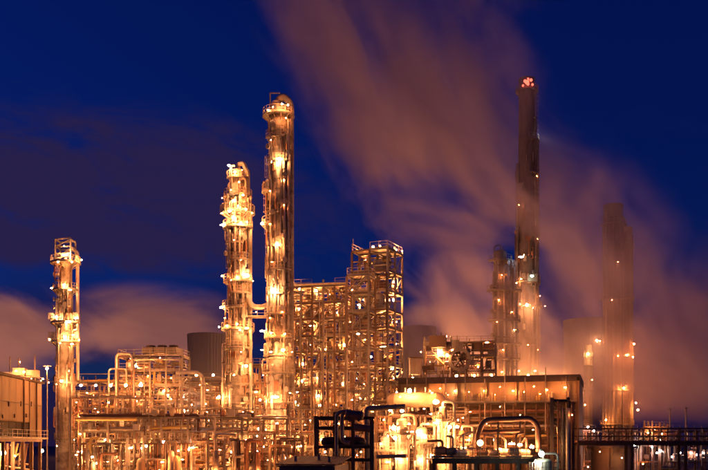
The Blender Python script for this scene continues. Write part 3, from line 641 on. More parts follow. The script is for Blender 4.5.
def big_frames():
    # square tower frame (tall), seen across its corner
    Y = 154; lv = [zz(p, Y-2) for p in (446, 424, 402, 383, 365, 346, 328, 310, 291, 271, 249)]
    t = frame('steel_tower', 'tallest square steel frame tower packed with vessels, lamps along its top edge', 'structure', org(352, Y), R(-25), 2, 2, 3.3, 3.3, lv, 11, fill=.95, brace=.4, deck=.8, railp=.9, dense=.6)
    # big drums showing in the upper bays
    for px, py, w, hh in ((379, 303, 13, 20), (379, 266, 12, 14), (362, 345, 12, 22)):
        p = t.L(at(px, py, Y)); h = hh*mpp(Y)
        t.cyl('vessel', p-Vector((0, 0, h/2)), p+Vector((0, 0, h/2)), w/2*mpp(Y), 'vessel', 'drum')
    t.pipe([t.L(at(353, 250, Y)), t.L(at(353, 239, Y))], .06, 'galv', name='lightning_rod')
    for px, py, kd, dy in ((373, 247, 'l', -1), (380, 246, 'm', -2), (387, 247, 'l', -2.5), (396, 250, 'l', 0), (402, 251, 'm', 2), (357, 252, 'm', .5), (365, 260, 'm', 2), (381, 268, 'l', 1), (394, 282, 'l', 0), (362, 280, 'm', 0), (394, 300, 'l', 1), (360, 305, 'l', 0), (376, 300, 'l', -1.6), (384, 319, 'l', 0), (396, 322, 'm', 0), (371, 330, 'm', 0),
                           (383, 347, 'l', -.5), (358, 334, 'l', 0), (396, 344, 'm', 1), (371, 357, 'l', 0), (393, 369, 'l', 0), (359, 372, 'l', 0), (380, 382, 'l', -1), (379, 395, 'l', -2), (400, 393, 'm', 0), (361, 398, 'l', -1), (390, 410, 'l', -1), (368, 418, 'l', 0)):
        lamp(t, at(px, py, Y+dy+1.9), kd)
    # small bay projecting from the tall tower
    Y = 147; lv = [zz(p, Y) for p in (440, 415, 392, 370, 349, 330, 312, 294, 276)]
    t = frame('stair_tower', 'narrow stair tower of galvanised steel clinging to the left of the tallest steel frame', 'structure', org(347, Y), R(-18), 1, 1, 3.7, 3.6, lv, 5, fill=.5, brace=.25, deck=.4, railp=.9, stair=(0, 0))
    for px, py, kd in ((352, 290, 'm'), (363, 300, 's'), (350, 322, 's'), (365, 340, 'm'), (352, 362, 'm'), (364, 384, 's'), (352, 400, 'm'), (366, 421, 's')): lamp(t, at(px, py, Y+1), kd)
    # long lower frame right of the tallest column
    Y = 156; lv = [zz(p, Y-1.5) for p in (447, 427, 408, 389, 370, 352, 336, 319, 303, 286)]
    t = frame('process_structure', 'five-bay steel process structure with pipes and exchangers, right of the tallest silver column', 'structure', org(290, Y), R(-14), 5, 2, 2.0, 3.0, lv, 23, fill=1.0, brace=.35, deck=.75, railp=.85, dense=.5)
    for px, py, kd, dy in ((300, 289, 'l', 0), (316, 291, 'l', 0), (330, 294, 'm', 1), (341, 290, 'm', -2), (299, 309, 'l', -.4), (322, 309, 'm', 0), (338, 313, 'l', -1), (312, 326, 'l', 0), (297, 328, 'l', 0), (330, 329, 'm', 0), (345, 345, 'l', -3), (310, 345, 'm', -.5), (325, 350, 'l', 0), (302, 364, 'l', -1),
                           (334, 362, 'm', -2), (318, 378, 'l', -1), (302, 381, 'l', -2), (342, 384, 'l', -2.5), (319, 396, 'l', -3), (296, 402, 'l', -1), (335, 405, 'm', -2), (310, 420, 'l', -2), (338, 424, 'l', -3), (299, 432, 'l', -2), (322, 440, 'l', -4), (294, 352, 'm', -1), (309, 302, 'm', 0)):
        lamp(t, at(px, py, Y+dy+1.6), kd)
    # overhead line along its roof
    t.pipe([t.L(at(291, 285, Y-.8)), t.L(at(318, 284, Y-1.4)), t.L(at(346, 283, Y-2.4))], .2, 'vessel', name='header_pipe')
    # low crowded frame between the columns
    Y = 160; lv = [zz(p, Y) for p in (446, 424, 402, 384, 366)]
    t = frame('pipe_structure', 'low steel pipe structure filling the gap between the two silver columns', 'structure', org(246, Y), R(-10), 2, 1, 2.6, 4, lv, 31, fill=.95, railp=.9)
    for px, py, kd in ((252, 376, 's'), (256, 392, 'm'), (253, 412, 'm'), (257, 436, 'm')): lamp(t, at(px, py, Y-1.5), kd)
big_frames()

# ------------------------------------------------------------------ pipe racks
def rack(name, label, org_, rz, L, W, lv, bays, seed, m='galv', npipe=5, dens=1.0, loops=True, post=.32):
    rg = random.Random(seed); t = Thing(name, label, 'pipe rack', org_, rz)
    for i in range(bays+1):
        x = L*i/bays
        for y in (0, W): t.beam('post', (x, y, 0), (x, y, lv[-1]), post, m)
        for z in lv: t.beam('cross_beam', (x, .17, z), (x, W-.17, z), .28, m)
        if i < bays:
            for z in lv:
                for y in (0, W): t.beam('beam', (x+.17, y, z-.01), (L*(i+1)/bays-.17, y, z-.01), .24, m)
            if rg.random() < .3: t.beam('brace', (x, -.02, lv[0]), (L*(i+1)/bays, -.02, lv[1]), .15, m, 'box')
    for zi, z in enumerate(lv):
        for k in range(npipe):
            if rg.random() > dens: continue
            y = W*(k+.5)/npipe; r = rg.choice((.1, .14, .18, .24, .3)); zc = z+.16+r; mm = rg.choice(PIPEM)
            if loops and rg.random() < .25 and zi == len(lv)-1:
                x = L*rg.uniform(.2, .7); hh = rg.uniform(1.2, 3.2); ww = rg.uniform(1.5, 4)
                t.pipe([(-.5, y, zc), (x, y, zc), (x, y, zc+hh), (x+ww, y, zc+hh), (x+ww, y, zc), (L+.5, y, zc)], r, mm, .6)
            elif rg.random() < .3:
                x = L*rg.uniform(.3, .8); t.pipe([(-.5, y, zc), (x, y, zc), (x, y-.0, max(.5, zc-rg.uniform(2, 6)))], r, mm, .5)
            else: t.cyl('pipe', (-.5, y, zc), (L+.5, y, zc), r, mm)
        if rg.random() < .7: t.box('cable_tray', (L/2, .3, z+1.5), (L, .5, .12), 'galv')
        for k in range(int(L*.9)):                           # small-bore drops, valves and pots along the tier
            x = rg.uniform(0, L); y = rg.uniform(-.5, W*.4); c = rg.random()
            if c < .55: hh = rg.uniform(1, 3.2); t.cyl('conduit', (x, y, z-hh*.4), (x, y, z+hh*.6), rg.choice((.05, .08, .11)), rg.choice(PIPEM))
            elif c < .75: t.cyl('instrument_pot', (x, y, z+.2), (x, y, z+rg.uniform(.8, 1.6)), rg.uniform(.15, .4), rg.choice(VESM), 'drum')
            elif c < .9: t.box('junction_box', (x, y, z+.7), (rg.uniform(.4, 1.2), .4, rg.uniform(.5, 1.1)), rg.choice(('vessel', 'galv', 'brownsteel', 'clad_dark')))
            else: t.cyl('pipe', (x, y, z+.5), (x+rg.uniform(1.5, 4), y, z+.5), rg.choice((.07, .1)), rg.choice(PIPEM))
    return t
def racks():
    # left rack, three passes in depth
    Y = 168; lv = [zz(p, Y) for p in (440, 424, 408, 394, 382)]
    t = rack('pipe_rack', 'long many-tiered pipe rack stretching between the short left column and the gold-lit columns', org(74, Y), R(-3), 34, 7, lv, 7, 3, npipe=5)
    for px, py, kd, dy in ((87, 393, 'm', 0), (107, 396, 'm', -1), (112, 384, 's', 0), (142, 384, 'm', 0), (171, 399, 's', 0), (183, 398, 'white', -1), (217, 398, 'm', -1), (98, 412, 's', 0), (128, 415, 's', 0), (200, 385, 's', 0), (207, 412, 's', -1), (160, 412, 's', 0), (90, 430, 'm', -1), (120, 436, 's', 0), (150, 440, 'm', 0), (178, 432, 's', 0), (205, 438, 'm', 0)):
        lamp(t, at(px, py, Y+dy-1.2), kd)
    # upper structure with fin fan coolers on top
    Y = 160; lv = [zz(p, Y) for p in (440, 420, 402, 386, 371, 357)]
    t = frame('process_structure', 'left steel structure topped by dark cooler boxes, behind the yellow pipes', 'structure', org(118, Y), R(-4), 4, 1, 2.9, 5, lv, 47, fill=.95, brace=.3, railp=.8, dense=.6)
    for i in range(3):
        x = 5.2+i*2.1; z = lv[-1]+.3
        t.box('cooler_box', (x, 2.5, z+.9), (1.95, 4, 1.1), 'clad_dark'); t.cyl('fan_ring', (x, 2.5, z+1.45), (x, 2.5, z+1.95), .85, 'darksteel', 'flange')
    t.pipe([(-.2, -.4, 4), (-.2, -.4, zz(354, Y)), (2.6, -.4, zz(354, Y)), (2.6, -.4, lv[-2])], .2, 'pipe', .8)
    t.pipe([(-1.6, -.2, 4), (-1.6, -.2, zz(369, Y)), (1.6, -.2, zz(369, Y)), (1.6, -.2, lv[-3])], .17, 'pipe', .7)
    t.pipe([(2.6, -.6, zz(360, Y)), (11.6, -.6, zz(360, Y))], .16, 'pipe')
    for px, py, kd, dy in ((136, 366, 'xl', -.5), (131, 359, 's', 0), (145, 360, 's', 0), (160, 358, 's', 0), (168, 362, 's', 1), (148, 376, 's', 0), (164, 391, 'l', -1), (128, 380, 'm', 0), (141, 383, 'm', -.5), (155, 384, 's', 0), (171, 378, 's', 0), (135, 398, 's', 0), (122, 402, 's', 0), (150, 404, 'm', 0), (172, 410, 's', 0), (128, 425, 's', 0), (162, 432, 'm', 0)):
        lamp(t, at(px, py, Y+dy+1.2), kd)
    # arched big-bore line
    Y = 158; a = at(175, HZN, Y); t = Thing('overhead_pipe', 'big-bore silver pipe arching down beside the left steel structure', 'pipe', (a.x, Y, 0))
    P = lambda px, py: t.L(at(px, py, Y))
    t.pipe([P(176, 373), P(203, 372), P(203, 400), P(203, 468)], .36, 'pipe', 1.8, 'pipe_run', 12); t.pipe([P(176, 377), P(222, 377)], .16, 'pipe', name='pipe_run')
    for py in (385, 410, 440): t.cyl('pipe_flange', P(203, py), P(203, py+1.5), .52, 'galv', 'flange')
    # near rack low in front
    Y = 138; lv = [zz(p, Y) for p in (464, 448, 432, 418)]
    t = rack('pipe_rack', 'near low pipe rack with yellow pipes in front of the left steel structure', org(82, Y), R(-6), 25, 4, lv, 6, 13, npipe=4, loops=False, post=.28)
    t.cyl('yellow_pipe', t.L(at(76, 419, Y-1)), t.L(at(137, 419, Y-1)), .3, 'pipe_yellow'); t.cyl('yellow_pipe', t.L(at(150, 428, Y-1)), t.L(at(190, 427, Y-1)), .27, 'pipe_yellow')
    for px, py, kd, dy in ((92, 458, 'xl', -1), (80, 452, 'l', -1), (112, 451, 'l', -1), (105, 440, 'm', 0), (140, 463, 'l', -1), (146, 446, 'l', -1), (160, 464, 'l', -.5), (185, 459, 'm', -1), (193, 447, 'white', -1), (205, 446, 's', -1), (171, 451, 's', -1), (128, 456, 'm', -1), (215, 462, 'm', 0), (100, 466, 'm', -1), (176, 466, 'm', -1)):
        lamp(t, at(px, py, Y+dy), kd)
    rg = random.Random(99)             # pump-side vessels and risers in the rack's foot
    for i in range(13):
        px = 84+i*11+rg.uniform(-3, 3); p = t.L(at(px, 460, Y-2-rg.random())); h = rg.uniform(3.5, 8); r = rg.uniform(.35, .8)
        if rg.random() < .55: t.cyl('vessel', (p.x, p.y, .5), (p.x, p.y, h), r, rg.choice(VESM), 'drum')
        else: t.pipe([(p.x, p.y, 0), (p.x, p.y, h), (p.x+rg.uniform(.8, 2), p.y, h), (p.x+rg.uniform(.8, 2), p.y+.01, 1)][:3], r*.4, rg.choice(PIPEM))
    # rack low between the columns and the dark frame
    Y = 140; lv = [zz(p, Y) for p in (466, 450, 434, 419)]
    t = rack('pipe_rack', 'low pipe rack passing in front of the feet of both silver columns', org(206, Y), R(-6), 17, 3, lv, 4, 17, npipe=3, dens=.55, loops=False, post=.26)
    for px, py, kd in ((213, 453, 'm'), (246, 440, 'm'), (250, 462, 'm'), (284, 462, 'm'), (297, 447, 'm'), (305, 425, 's'), (262, 466, 's')): lamp(t, at(px, py, Y-1), kd)
racks()

def scatter(t, nx, bx, lv, p, kinds, seed, y=-.7):
    rg = random.Random(seed)
    for i in range(nx):
        for z in lv:
            if rg.random() < p: lamp(t, (bx*(i+rg.uniform(.2, .8)), y, z-rg.uniform(.5, 1.2)), rg.choice(kinds), local=True)
def back_rows():
    for px, Y, nx, bx, tops, lab, seed, kinds in (
        (68, 190, 8, 4.0, (452, 436, 421, 406, 392), 'hindmost steel structure showing through the gaps of the left pipe rack', 101, ('m', 'l', 's', 'xl')),
        (70, 152, 5, 2.6, (458, 444, 430, 414, 398), 'steel pipe structure standing between the short left column and the left steel structure', 107, ('m', 's', 's')),
        (186, 178, 5, 3.4, (452, 434, 416, 400, 386), 'steel structure seen behind the foot of the gold-lit ornate column', 103, ('m', 'l', 's')),
        (256, 186, 9, 3.8, (452, 434, 417, 402, 389), 'long back structure glimpsed through the five-bay steel process structure', 105, ('m', 'l', 'xl', 'l')),
        (412, 192, 9, 3.8, (446, 430, 414, 398, 386), 'unseen back structure added behind the long shed to light the steam', 109, ('l', 'xl', 'xl'))):  # added unit, fully out of view; its lamps light the steam from below
        lv = [zz(p, Y) for p in tops]
        t = frame('process_structure', lab, 'structure', org(px, Y), R(-4), nx, 1, bx, 4, lv, seed, fill=.95, railp=.8, brace=.3, deck=.4)
        scatter(t, nx, bx, lv, .55, kinds, seed+1)
        for i in range(nx): lamp(t, (bx*(i+.5), 1.5, lv[-1]+2.2), 'l', local=True)
back_rows()
def front_rows():
    for px, Y, nx, bx, tops, lab, seed in (
        (80, 127, 9, 2.3, (466, 455, 444), 'lowest front row of small lit equipment frames at the bottom left', 201),
        (208, 130, 6, 2.3, (466, 454, 441), 'low front equipment frame at the foot of the two tall silver columns', 203)):
        lv = [zz(p, Y) for p in tops]; t = frame('equipment_frame', lab, 'structure', org(px, Y), R(-5), nx, 1, bx, 3, lv, seed, fill=1.0, railp=.6, brace=.2, deck=.3)
        scatter(t, nx, bx, lv, .5, ('s', 'm', 'm', 'l'), seed+1, y=1.6); scatter(t, nx, bx, lv, .5, ('s', 'm'), seed+5, y=-1.9)
        rg = random.Random(seed+2)
        for i in range(nx*2):
            x = rg.uniform(0, nx*bx); h = rg.uniform(5, 8.5)
            if rg.random() < .5: t.cyl('vessel', (x, -1.2, .4), (x, -1.2, h-1.5), rg.uniform(.3, .6), rg.choice(VESM), 'drum')
            else: t.pipe([(x, -1.0, 0), (x, -1.0, h), (x+rg.uniform(.8, 3), -1.0, h)], rg.choice((.1, .14, .2)), rg.choice(PIPEM))
front_rows()

# ------------------------------------------------------------------ left building raised on steel
def left_building():
    a = at(42, HZN, 130); b = at(0, HZN, 113); d = Vector((a.x-b.x, a.y-b.y, 0)); L0 = d.length; d.normalize(); rz = math.atan2(d.y, d.x)
    o = Vector((a.x, a.y, 0)) - d*30; zt = zz(384, 130); zb = zz(438, 130)
    t = Thing('panel_building', 'beige panelled building raised on steel posts at the left edge', 'building', (o.x, o.y, 0), rz)
    n = 11; w = 30/n
    t.box('core_wall', (15, 5.2, (zt+zb)/2), (29.9, 10, zt-zb-.02), 'panel')
    for i in range(n):
        last = i >= n-2
        lo = zb if last else zb+2.1
        t.box('wall_panel', (w*(i+.5), .1, (zt+lo)/2), (w-.04, .14, zt-lo-.05), 'panel')
        if not last: t.box('window_pane', (w*(i+.5), .12, zb+1.05), (w-.2, .1, 1.9), 'glassdark')
    for i in range(4): t.box('wall_panel', (30.06, 1.3+2.5*i, (zt+zb)/2), (.14, 2.44, zt-zb-.05), 'panel')
    for i in range(7): t.box('wall_fitting', (14+i*2.3, -.04, zb+2.6+(i*1.7) % 3.2), (.35+.2*(i % 3), .14, .5+.15*(i % 2)), 'brownsteel')
    for x in (21.9, 27.4): t.cyl('downpipe', (x, -.08, zb), (x, -.08, zt), .09, 'pipe_dark')
    t.cyl('conduit', (8, -.05, zb+4.6), (29.8, -.05, zb+4.6), .05, 'darksteel')
    t.box('roof_edge', (15, 5.1, zt+.18), (30.6, 10.8, .34), 'roof'); t.box('floor_beam', (15, .2, zb-.3), (30.2, .4, .55), 'brownsteel')
    t.box('corner_trim', (w*(n-2), .0, (zt+zb)/2), (.18, .1, zt-zb), 'brownsteel')
    for i in range(9):
        x = 30*i/8
        for y in (.3, 9): t.beam('post', (x, y, 0), (x, y, zb-.55), .4, 'brownsteel')
    for i in range(8): t.add('handrail', rail_mesh(3.6), (3.75*i, -.9, zb-.1)); t.box('walkway_panel', (3.75*i+1.87, -.45, zb-.15), (3.7, .9, .08), 'grating')
    rg = random.Random(4)
    for i in range(14):
        x = 12+i*1.35; t.pipe([(x, 1.5+rg.random()*2, 0), (x, 1.5+rg.random()*.01, zb-.8)], rg.uniform(.1, .25), rg.choice(PIPEM))
    for i in range(6): t.cyl('pipe', (8, 1+i*.6, 2.5+rg.random()*4), (31, 1+i*.6, 2.5+rg.random()*.1+i*.8), rg.uniform(.1, .2), rg.choice(PIPEM))
    for px, py, kd in ((3, 453, 'xl'), (42, 451, 'l'), (22, 460, 'm'), (33, 466, 's'), (12, 446, 's')): lamp(t, at(px, py, 113+px*.4+1.2), kd)
    lamp(t, at(15, 456, 116), 'm')
    for x in (29.2, 25.5, 22, 18): t.box('eave_arm', (x, -1.0, zt+.3), (.1, 2.6, .1), 'galv'); lamp(t, (x, -2.3, zt-.1), 'dim', local=True)
    # plant on the roof
    for px, py, w_, h_, kd in ((8, 372, 7, 6, 'roof_cooler'), (20, 368, 10, 10, 'roof_cooler'), (33, 373, 6, 8, 'roof_vent')):
        p = t.L(at(px, 378, 124)); t.box(kd, (p.x, p.y, zt+.35+h_*.07), (w_*.14, 1.6, h_*.14), 'vessel')
    for px, py, kd in ((20, 362, 's'), (16, 371, 'm'), (24, 372, 'm'), (7, 374, 's'), (43, 379, 'm')): lamp(t, at(px, py, 122.5), kd)
    for px in (10, 19, 35): p = t.L(at(px, 375, 124)); t.cyl('vent_pipe', (p.x, p.y, zt), (p.x, p.y, zt+3.0+rg.random()), .1, 'pipe')
    # lamp post behind the roof
left_building()
def area_lamp():
    Y = 150; p = at(47, HZN, Y); t = Thing('lamp_post', 'slim lamp post showing just left of the short left column', 'lamp post', (p.x, Y, 0))
    z = zz(366, Y); t.mesh('pole', MB().lathe([(.16,0),(.09,z),(0,z)], 10), 'galv', smooth=True); t.box('cross_arm', (0, 0, z), (1.4, .12, .12), 'galv'); lamp(t, at(47, 368.5, Y-.4), 'l')
area_lamp()

# ------------------------------------------------------------------ long shed with its row of lamps
def shed():
    Yr = 145; rz = R(-16); a = at(577, HZN, Yr); ln = 29.5
    ox = a.x-ln*math.cos(rz); oy = a.y-ln*math.sin(rz)
    t = Thing('compressor_shed', 'long flat-roofed shed with a row of lamps under its dark eaves', 'building', (ox, oy, 0), rz)
    zt = zz(374.5, Yr); zr = zz(380.5, Yr); zw = zz(401, Yr); D = 17
    n = 12; w = ln/n
    t.box('roof_deck', (ln/2, D/2, zt-.2), (ln+1.0, D+1.0, .4), 'roof')
    for i in range(n): t.box('fascia_panel', (w*(i+.5), -.45, (zt+zr)/2-.25), (w-.03, .16, zt-zr-.3), 'roof')
    for i in range(n): t.box('wall_panel', (w*(i+.5), .9, (zr+zw)/2), (w-.04, .2, zr-zw), 'shedwall')
    t.box('back_wall', (ln/2, D-.3, zr/2), (ln-.5, .2, zr), 'shedwall')
    for i in range(6):
        for hI in range(3): t.box('wall_panel', (ln+.3, D*(i+.5)/6, 1.6+(zr-1.6)*(hI+.5)/3), (.16, D/6-.05, (zr-1.6)/3-.05), 'shedwall')
    t.box('fascia_panel', (ln+.48, D/2, (zt+zr)/2-.2), (.1, D+.8, zt-zr-.2), 'roof')
    t.box('sill_beam', (ln/2, .8, zw-.25), (ln, .5, .5), 'darksteel')
    for i in range(n//2+1): t.beam('post', (ln*i/(n//2), .5, 0), (ln*i/(n//2), .5, zr), .42, 'brownsteel')
    t.box('walkway', (ln/2, -.1, zw-.1), (ln, 1.4, .12), 'grating'); 
    for i in range(n): t.add('handrail', rail_mesh(w-.1), (w*i+.05, -.75, zw))
    rg = random.Random(12)
    for i in range(26):               # valves and vent pipes standing along the gallery
        x = rg.uniform(.5, ln-.6); h = rg.uniform(.8, 2.1); t.cyl('gallery_valve', (x, .25, zw), (x, .25, zw+h), rg.uniform(.1, .26), rg.choice(('vessel', 'pipe', 'pipe_yellow')), 'drum')
    for i in range(9): t.pipe([(ln*(i+.5)/9, -.6, zw-1-rg.random()*4), (ln*(i+.5)/9, -.6, zt+rg.uniform(-1, 1.5))], .1, 'pipe')
    for px, py, kd in ((430, 391, 's'), (440, 388.5, 's'), (455, 391, 'm'), (469, 392, 'dim'), (484, 391, 'm'), (500, 387, 'dim'), (513, 391, 'm'), (534, 386.5, 's'), (524, 392, 'dim'), (547, 390, 'm'), (540, 394, 'dim'), (565, 387.5, 'm'), (495, 395, 'dim'), (448, 395, 'dim'), (422, 394, 's')):
        f = (px-415)/160; lamp(t, at(px, py, 152.6-f*8.6), kd)
    # pipes and vessels beneath the gallery
    for zl in (zw-1.4, zw-2.6, zw-4.0, zw-5.6, zw-7.2, zw-9):
        if zl > 1:
            for k in range(3): t.cyl('pipe', (rg.uniform(-1, 4), .2+k*.7, zl+rg.uniform(-.3, .3)), (ln-rg.uniform(0, 5), .2+k*.7, zl+rg.uniform(-.05, .05)), rg.choice((.1, .15, .22, .3)), rg.choice(PIPEM))
            t.beam('beam', (.3, .1, zl-.4), (ln-.3, .1, zl-.4), .26, 'brownsteel')
    for i in range(16):
        x = ln*(i+.5)/16; t.beam('post', (x, -.1, 0), (x, -.1, zw-.4), .2, 'brownsteel')
        if i % 2: t.cyl('vessel', (x+.8, .8, rg.uniform(.5, 2)), (x+.8, .8, rg.uniform(5, 9)), rg.uniform(.4, .8), rg.choice(VESM), 'drum')
    for px, py, kd in ((500, 407, 's'), (470, 412, 's'), (520, 415, 's'), (552, 412, 's'), (458, 420, 'm'), (486, 424, 's'), (510, 432, 'm'), (533, 430, 's'), (560, 428, 's'), (470, 436, 'm'), (500, 455, 'm')):
        f = (px-415)/160; lamp(t, at(px, py, 150-f*8.0), kd)
shed()

def roof_plant():
    Y = 172; lv = [zz(p, Y) for p in (372, 357, 344)]
    t = frame('cooler_structure', 'fin-fan cooler structure with lit vents rising behind the shed roof', 'structure', org(424, Y), R(-10), 5, 1, 2.7, 4, lv, 61, fill=.8, brace=.5, railp=.9)
    P = lambda px, py: t.L(at(px, py, Y-.8))
    c = P(460, 360); ring = MB()
    for k in range(24):
        a0, a1 = 2*math.pi*k/24, 2*math.pi*(k+1)/24; r = 1.9
        ring.bar((c.x+r*math.cos(a0), c.y-.6, c.z+r*math.sin(a0)), (c.x+r*math.cos(a1), c.y-.6, c.z+r*math.sin(a1)), .3, .6)
    t.mesh('fan_shroud', ring, 'clad_dark'); t.cyl('fan_hub', (c.x, c.y-.5, c.z), (c.x, c.y, c.z), .4, 'darksteel')
    for k in range(6):
        a = k*math.pi/3; t.beam('fan_blade', (c.x, c.y-.4, c.z), (c.x+1.7*math.cos(a), c.y-.4, c.z+1.7*math.sin(a)), .22, 'darksteel', 'box')
    rq = random.Random(55)
    for i in range(30):
        p = P(424+rq.random()*72, 342+rq.random()*26); c = rq.random()
        if c < .4: t.box('duct_box', p, (rq.uniform(.6, 2), 1, rq.uniform(.5, 1.6)), rq.choice(('vessel', 'brownsteel', 'clad_dark', 'darksteel')))
        elif c < .7: t.cyl('silencer', p, p+Vector((0, 0, rq.uniform(1, 2.6))), rq.uniform(.2, .5), rq.choice(VESM), 'drum')
        else: t.pipe([p, p+Vector((rq.uniform(1, 3), 0, 0)), p+Vector((rq.uniform(1, 3), 0, rq.uniform(-2, 2)))][:3], rq.uniform(.1, .22), rq.choice(PIPEM))
    t.box('duct_box', P(438, 342), (3.2, 2, 2.2), 'brownsteel'); t.box('duct_box', P(484, 346), (3.6, 2, 1.8), 'brownsteel')
    for px in (436, 441, 446, 451, 457): p = P(px, 344); t.cyl('vent_pipe', p, p+Vector((0, 0, rnd.uniform(1.2, 2.2))), .16, 'pipe')
    t.pipe([P(470, 352), P(478, 343), P(492, 343), P(497, 350)], .18, 'pipe')
    for px, py, kd, dy in ((446, 336.5, 'm', 0), (440, 352, 'xl', 0), (447, 355, 'l', 0), (452, 350, 'm', 0), (434, 345, 's', 0), (458, 349, 's', 0), (487, 342.5, 'm', -1), (478, 350, 'm', 0), (485, 351, 'm', 0), (492, 353, 's', 0), (478, 367, 'm', 0), (430, 362, 's', 0), (466, 368, 's', 0), (452, 365, 's', 0)): lamp(t, at(px, py, Y-1.2+dy), kd)
    Y = 165; a = at(416, HZN, Y); t = Thing('switch_cabin', 'small dark box cabin on posts, left of the fin-fan cooler structure', 'cabin', (a.x, Y, 0))
    w = 12*mpp(Y); t.box('cabin_body', (0, 1.5, (zz(358, Y)+zz(374, Y))/2), (w, 3, zz(358, Y)-zz(374, Y)), 'clad_dark'); t.box('cabin_roof', (0, 1.5, zz(358, Y)+.1), (w+.4, 3.4, .2), 'roof')
    t.box('cabin_door', (w*.2, -.03, zz(368, Y)), (.9, .06, 2), 'galv')
    for sx in (-1, 1):
        for y in (.2, 2.8): t.beam('post', (sx*w*.45, y, 0), (sx*w*.45, y, zz(374, Y)), .25, 'brownsteel')
    lamp(t, at(421, 352, Y-1), 's')
roof_plant()
# ================================================================== foreground plant
def foreground():
    # dark steel frame
    Y = 104; k = mpp(Y); a = at(314, HZN, Y); t = Thing('dark_frame', 'dark unlit steel frame in the foreground with bent pipes over it', 'structure', (a.x, Y, 0))
    P = lambda px, py, dy=0: t.L(at(px, py, Y+dy))
    for px, top in ((316, 416), (335, 412), (353, 416), (372, 420)):
        for dy in (0, 4): p = P(px, top); t.beam('post', (p.x, dy, 0), (p.x, dy, p.z), .42, 'darksteel')
    for py in (418, 428, 447, 460):
        for dy in (0, 4): p, q = P(314, py), P(374, py); t.beam('beam', (p.x, dy, p.z), (q.x, dy, q.z), .34, 'darksteel')
    for px in (316, 335, 353, 372):
        for py in (428, 447): p = P(px, py); t.beam('cross_beam', (p.x, .2, p.z), (p.x, 3.8, p.z), .3, 'darksteel')
    p, q = P(320, 446), P(366, 446); t.cyl('drum', p+Vector((0, 2, .5)), q+Vector((0, 2, .5)), .6, 'pipe_dark', 'drum')
    for i in range(4): p = P(318+i*14, 447); t.box('deck_panel', (p.x+.8, 2, p.z+.25), (1.6, 3.9, .08), 'grating')
    for px, py, kd, dy in ((323, 440, 'm', 5.5), (325, 452, 'm', 5.5), (318, 455, 's', 5), (345, 437, 's', 5.5), (361, 452, 's', 5.5)): lamp(t, at(px, py, Y+dy), kd)
    # bent pipes over the frame
    Y2 = 102; a = at(343, HZN, Y2); t = Thing('bent_pipes', 'pair of silver hairpin pipes bent over the dark foreground frame', 'pipe', (a.x, Y2, 0)); P = lambda px, py, dy=0: t.L(at(px, py, Y2+dy))
    t.pipe([P(336.5, 472), P(336.5, 412), P(350, 411), P(350, 411, 3)], .22, 'pipe', .9, 'hairpin_pipe', 10); t.pipe([P(352, 412, .3), P(342, 413, .3), P(342, 442, .3), P(350, 443, .3)], .24, 'pipe', .8, 'hairpin_pipe', 10)
    for py in (424, 452): t.cyl('pipe_flange', P(336.5, py), P(336.5, py+1), .34, 'galv', 'flange')
    t = Thing('rusty_drum', 'rust-brown horizontal drum above the dark foreground frame', 'drum', tuple(at(354, 418, Y2-.5))); P = lambda px, py, dy=0: t.L(at(px, py, Y2-.5+dy))
    t.cyl('drum_shell', P(345, 414), P(364, 415.5), .5, 'pipe_rust', 'drum'); t.cyl('end_flange', P(346.5, 414), P(347.5, 414), .6, 'galv', 'flange'); t.cyl('end_flange', P(361, 415.2), P(362, 415.2), .6, 'galv', 'flange')
    t.box('saddle', P(350, 418.5), (.3, .7, .6), 'brownsteel'); t.box('saddle', P(359, 419), (.3, .7, .6), 'brownsteel')
    t.mesh('outlet_cone', MB().tube([P(354, 427), P(370, 429)], .42, 12), 'pipe_rust', smooth=True)
    Y3 = 108; t = Thing('overhead_pipe', 'bright pipe running right from an elbow beside the dark foreground frame', 'pipe', tuple(at(366, 470, Y3))); P = lambda px, py, dy=0: t.L(at(px, py, Y3+dy))
    t.pipe([P(366.5, 478), P(366.5, 408.5), P(374, 408.5), P(405, 406.5)], .32, 'vessel_warm', 1.2, 'pipe_run', 10); t.pipe([P(376, 457), P(406, 456)], .25, 'pipe', name='pipe_run', n=10); t.pipe([P(372, 424), P(372, 475)], .3, 'pipe', name='pipe_run', n=10)
    for px in (380, 395): t.cyl('pipe_flange', P(px, 407.6), P(px+1, 407.5), .48, 'galv', 'flange')
    lamp(t, at(372, 466, Y3+1), 'm')
    # small hut roof
    Y4 = 92; a = at(276, HZN, Y4); t = Thing('pump_hut', 'low hut with a dark brown sheet roof at the bottom edge', 'hut', (a.x, Y4, 0), R(-14))
    z = zz(465, Y4); w = 6.4; d = 6
    t.box('wall', (w/2, d/2, z/2), (w-.5, d-.5, z-.1), 'shedwall')
    for i in range(9):
        me = MB(); x0, x1 = w*i/9, w*(i+1)/9-.03; me.v = [(x0,-.3,z),(x1,-.3,z),(x1,d+.3,z+.7),(x0,d+.3,z+.7),(x0,-.3,z+.12),(x1,-.3,z+.12),(x1,d+.3,z+.82),(x0,d+.3,z+.82)]
        me.f = [(0,3,2,1),(4,5,6,7),(0,1,5,4),(1,2,6,5),(2,3,7,6),(3,0,4,7)]; t.mesh('roof_sheet', me, 'roof')
    for x, y in ((1.4, 2.2), (3.6, 3.4), (5.2, 1.6)): zr = z+.12+.7*(y+.3)/(d+.6); t.cyl('roof_vent', (x, y, zr-.05), (x, y, zr+.45), .16, 'galv'); t.cyl('vent_cap', (x, y, zr+.45), (x, y, zr+.53), .26, 'brownsteel', 'flange')
    t.cyl('cable_conduit', (.2, -.36, z-.15), (w-.2, -.36, z-.15), .05, 'pipe_dark')
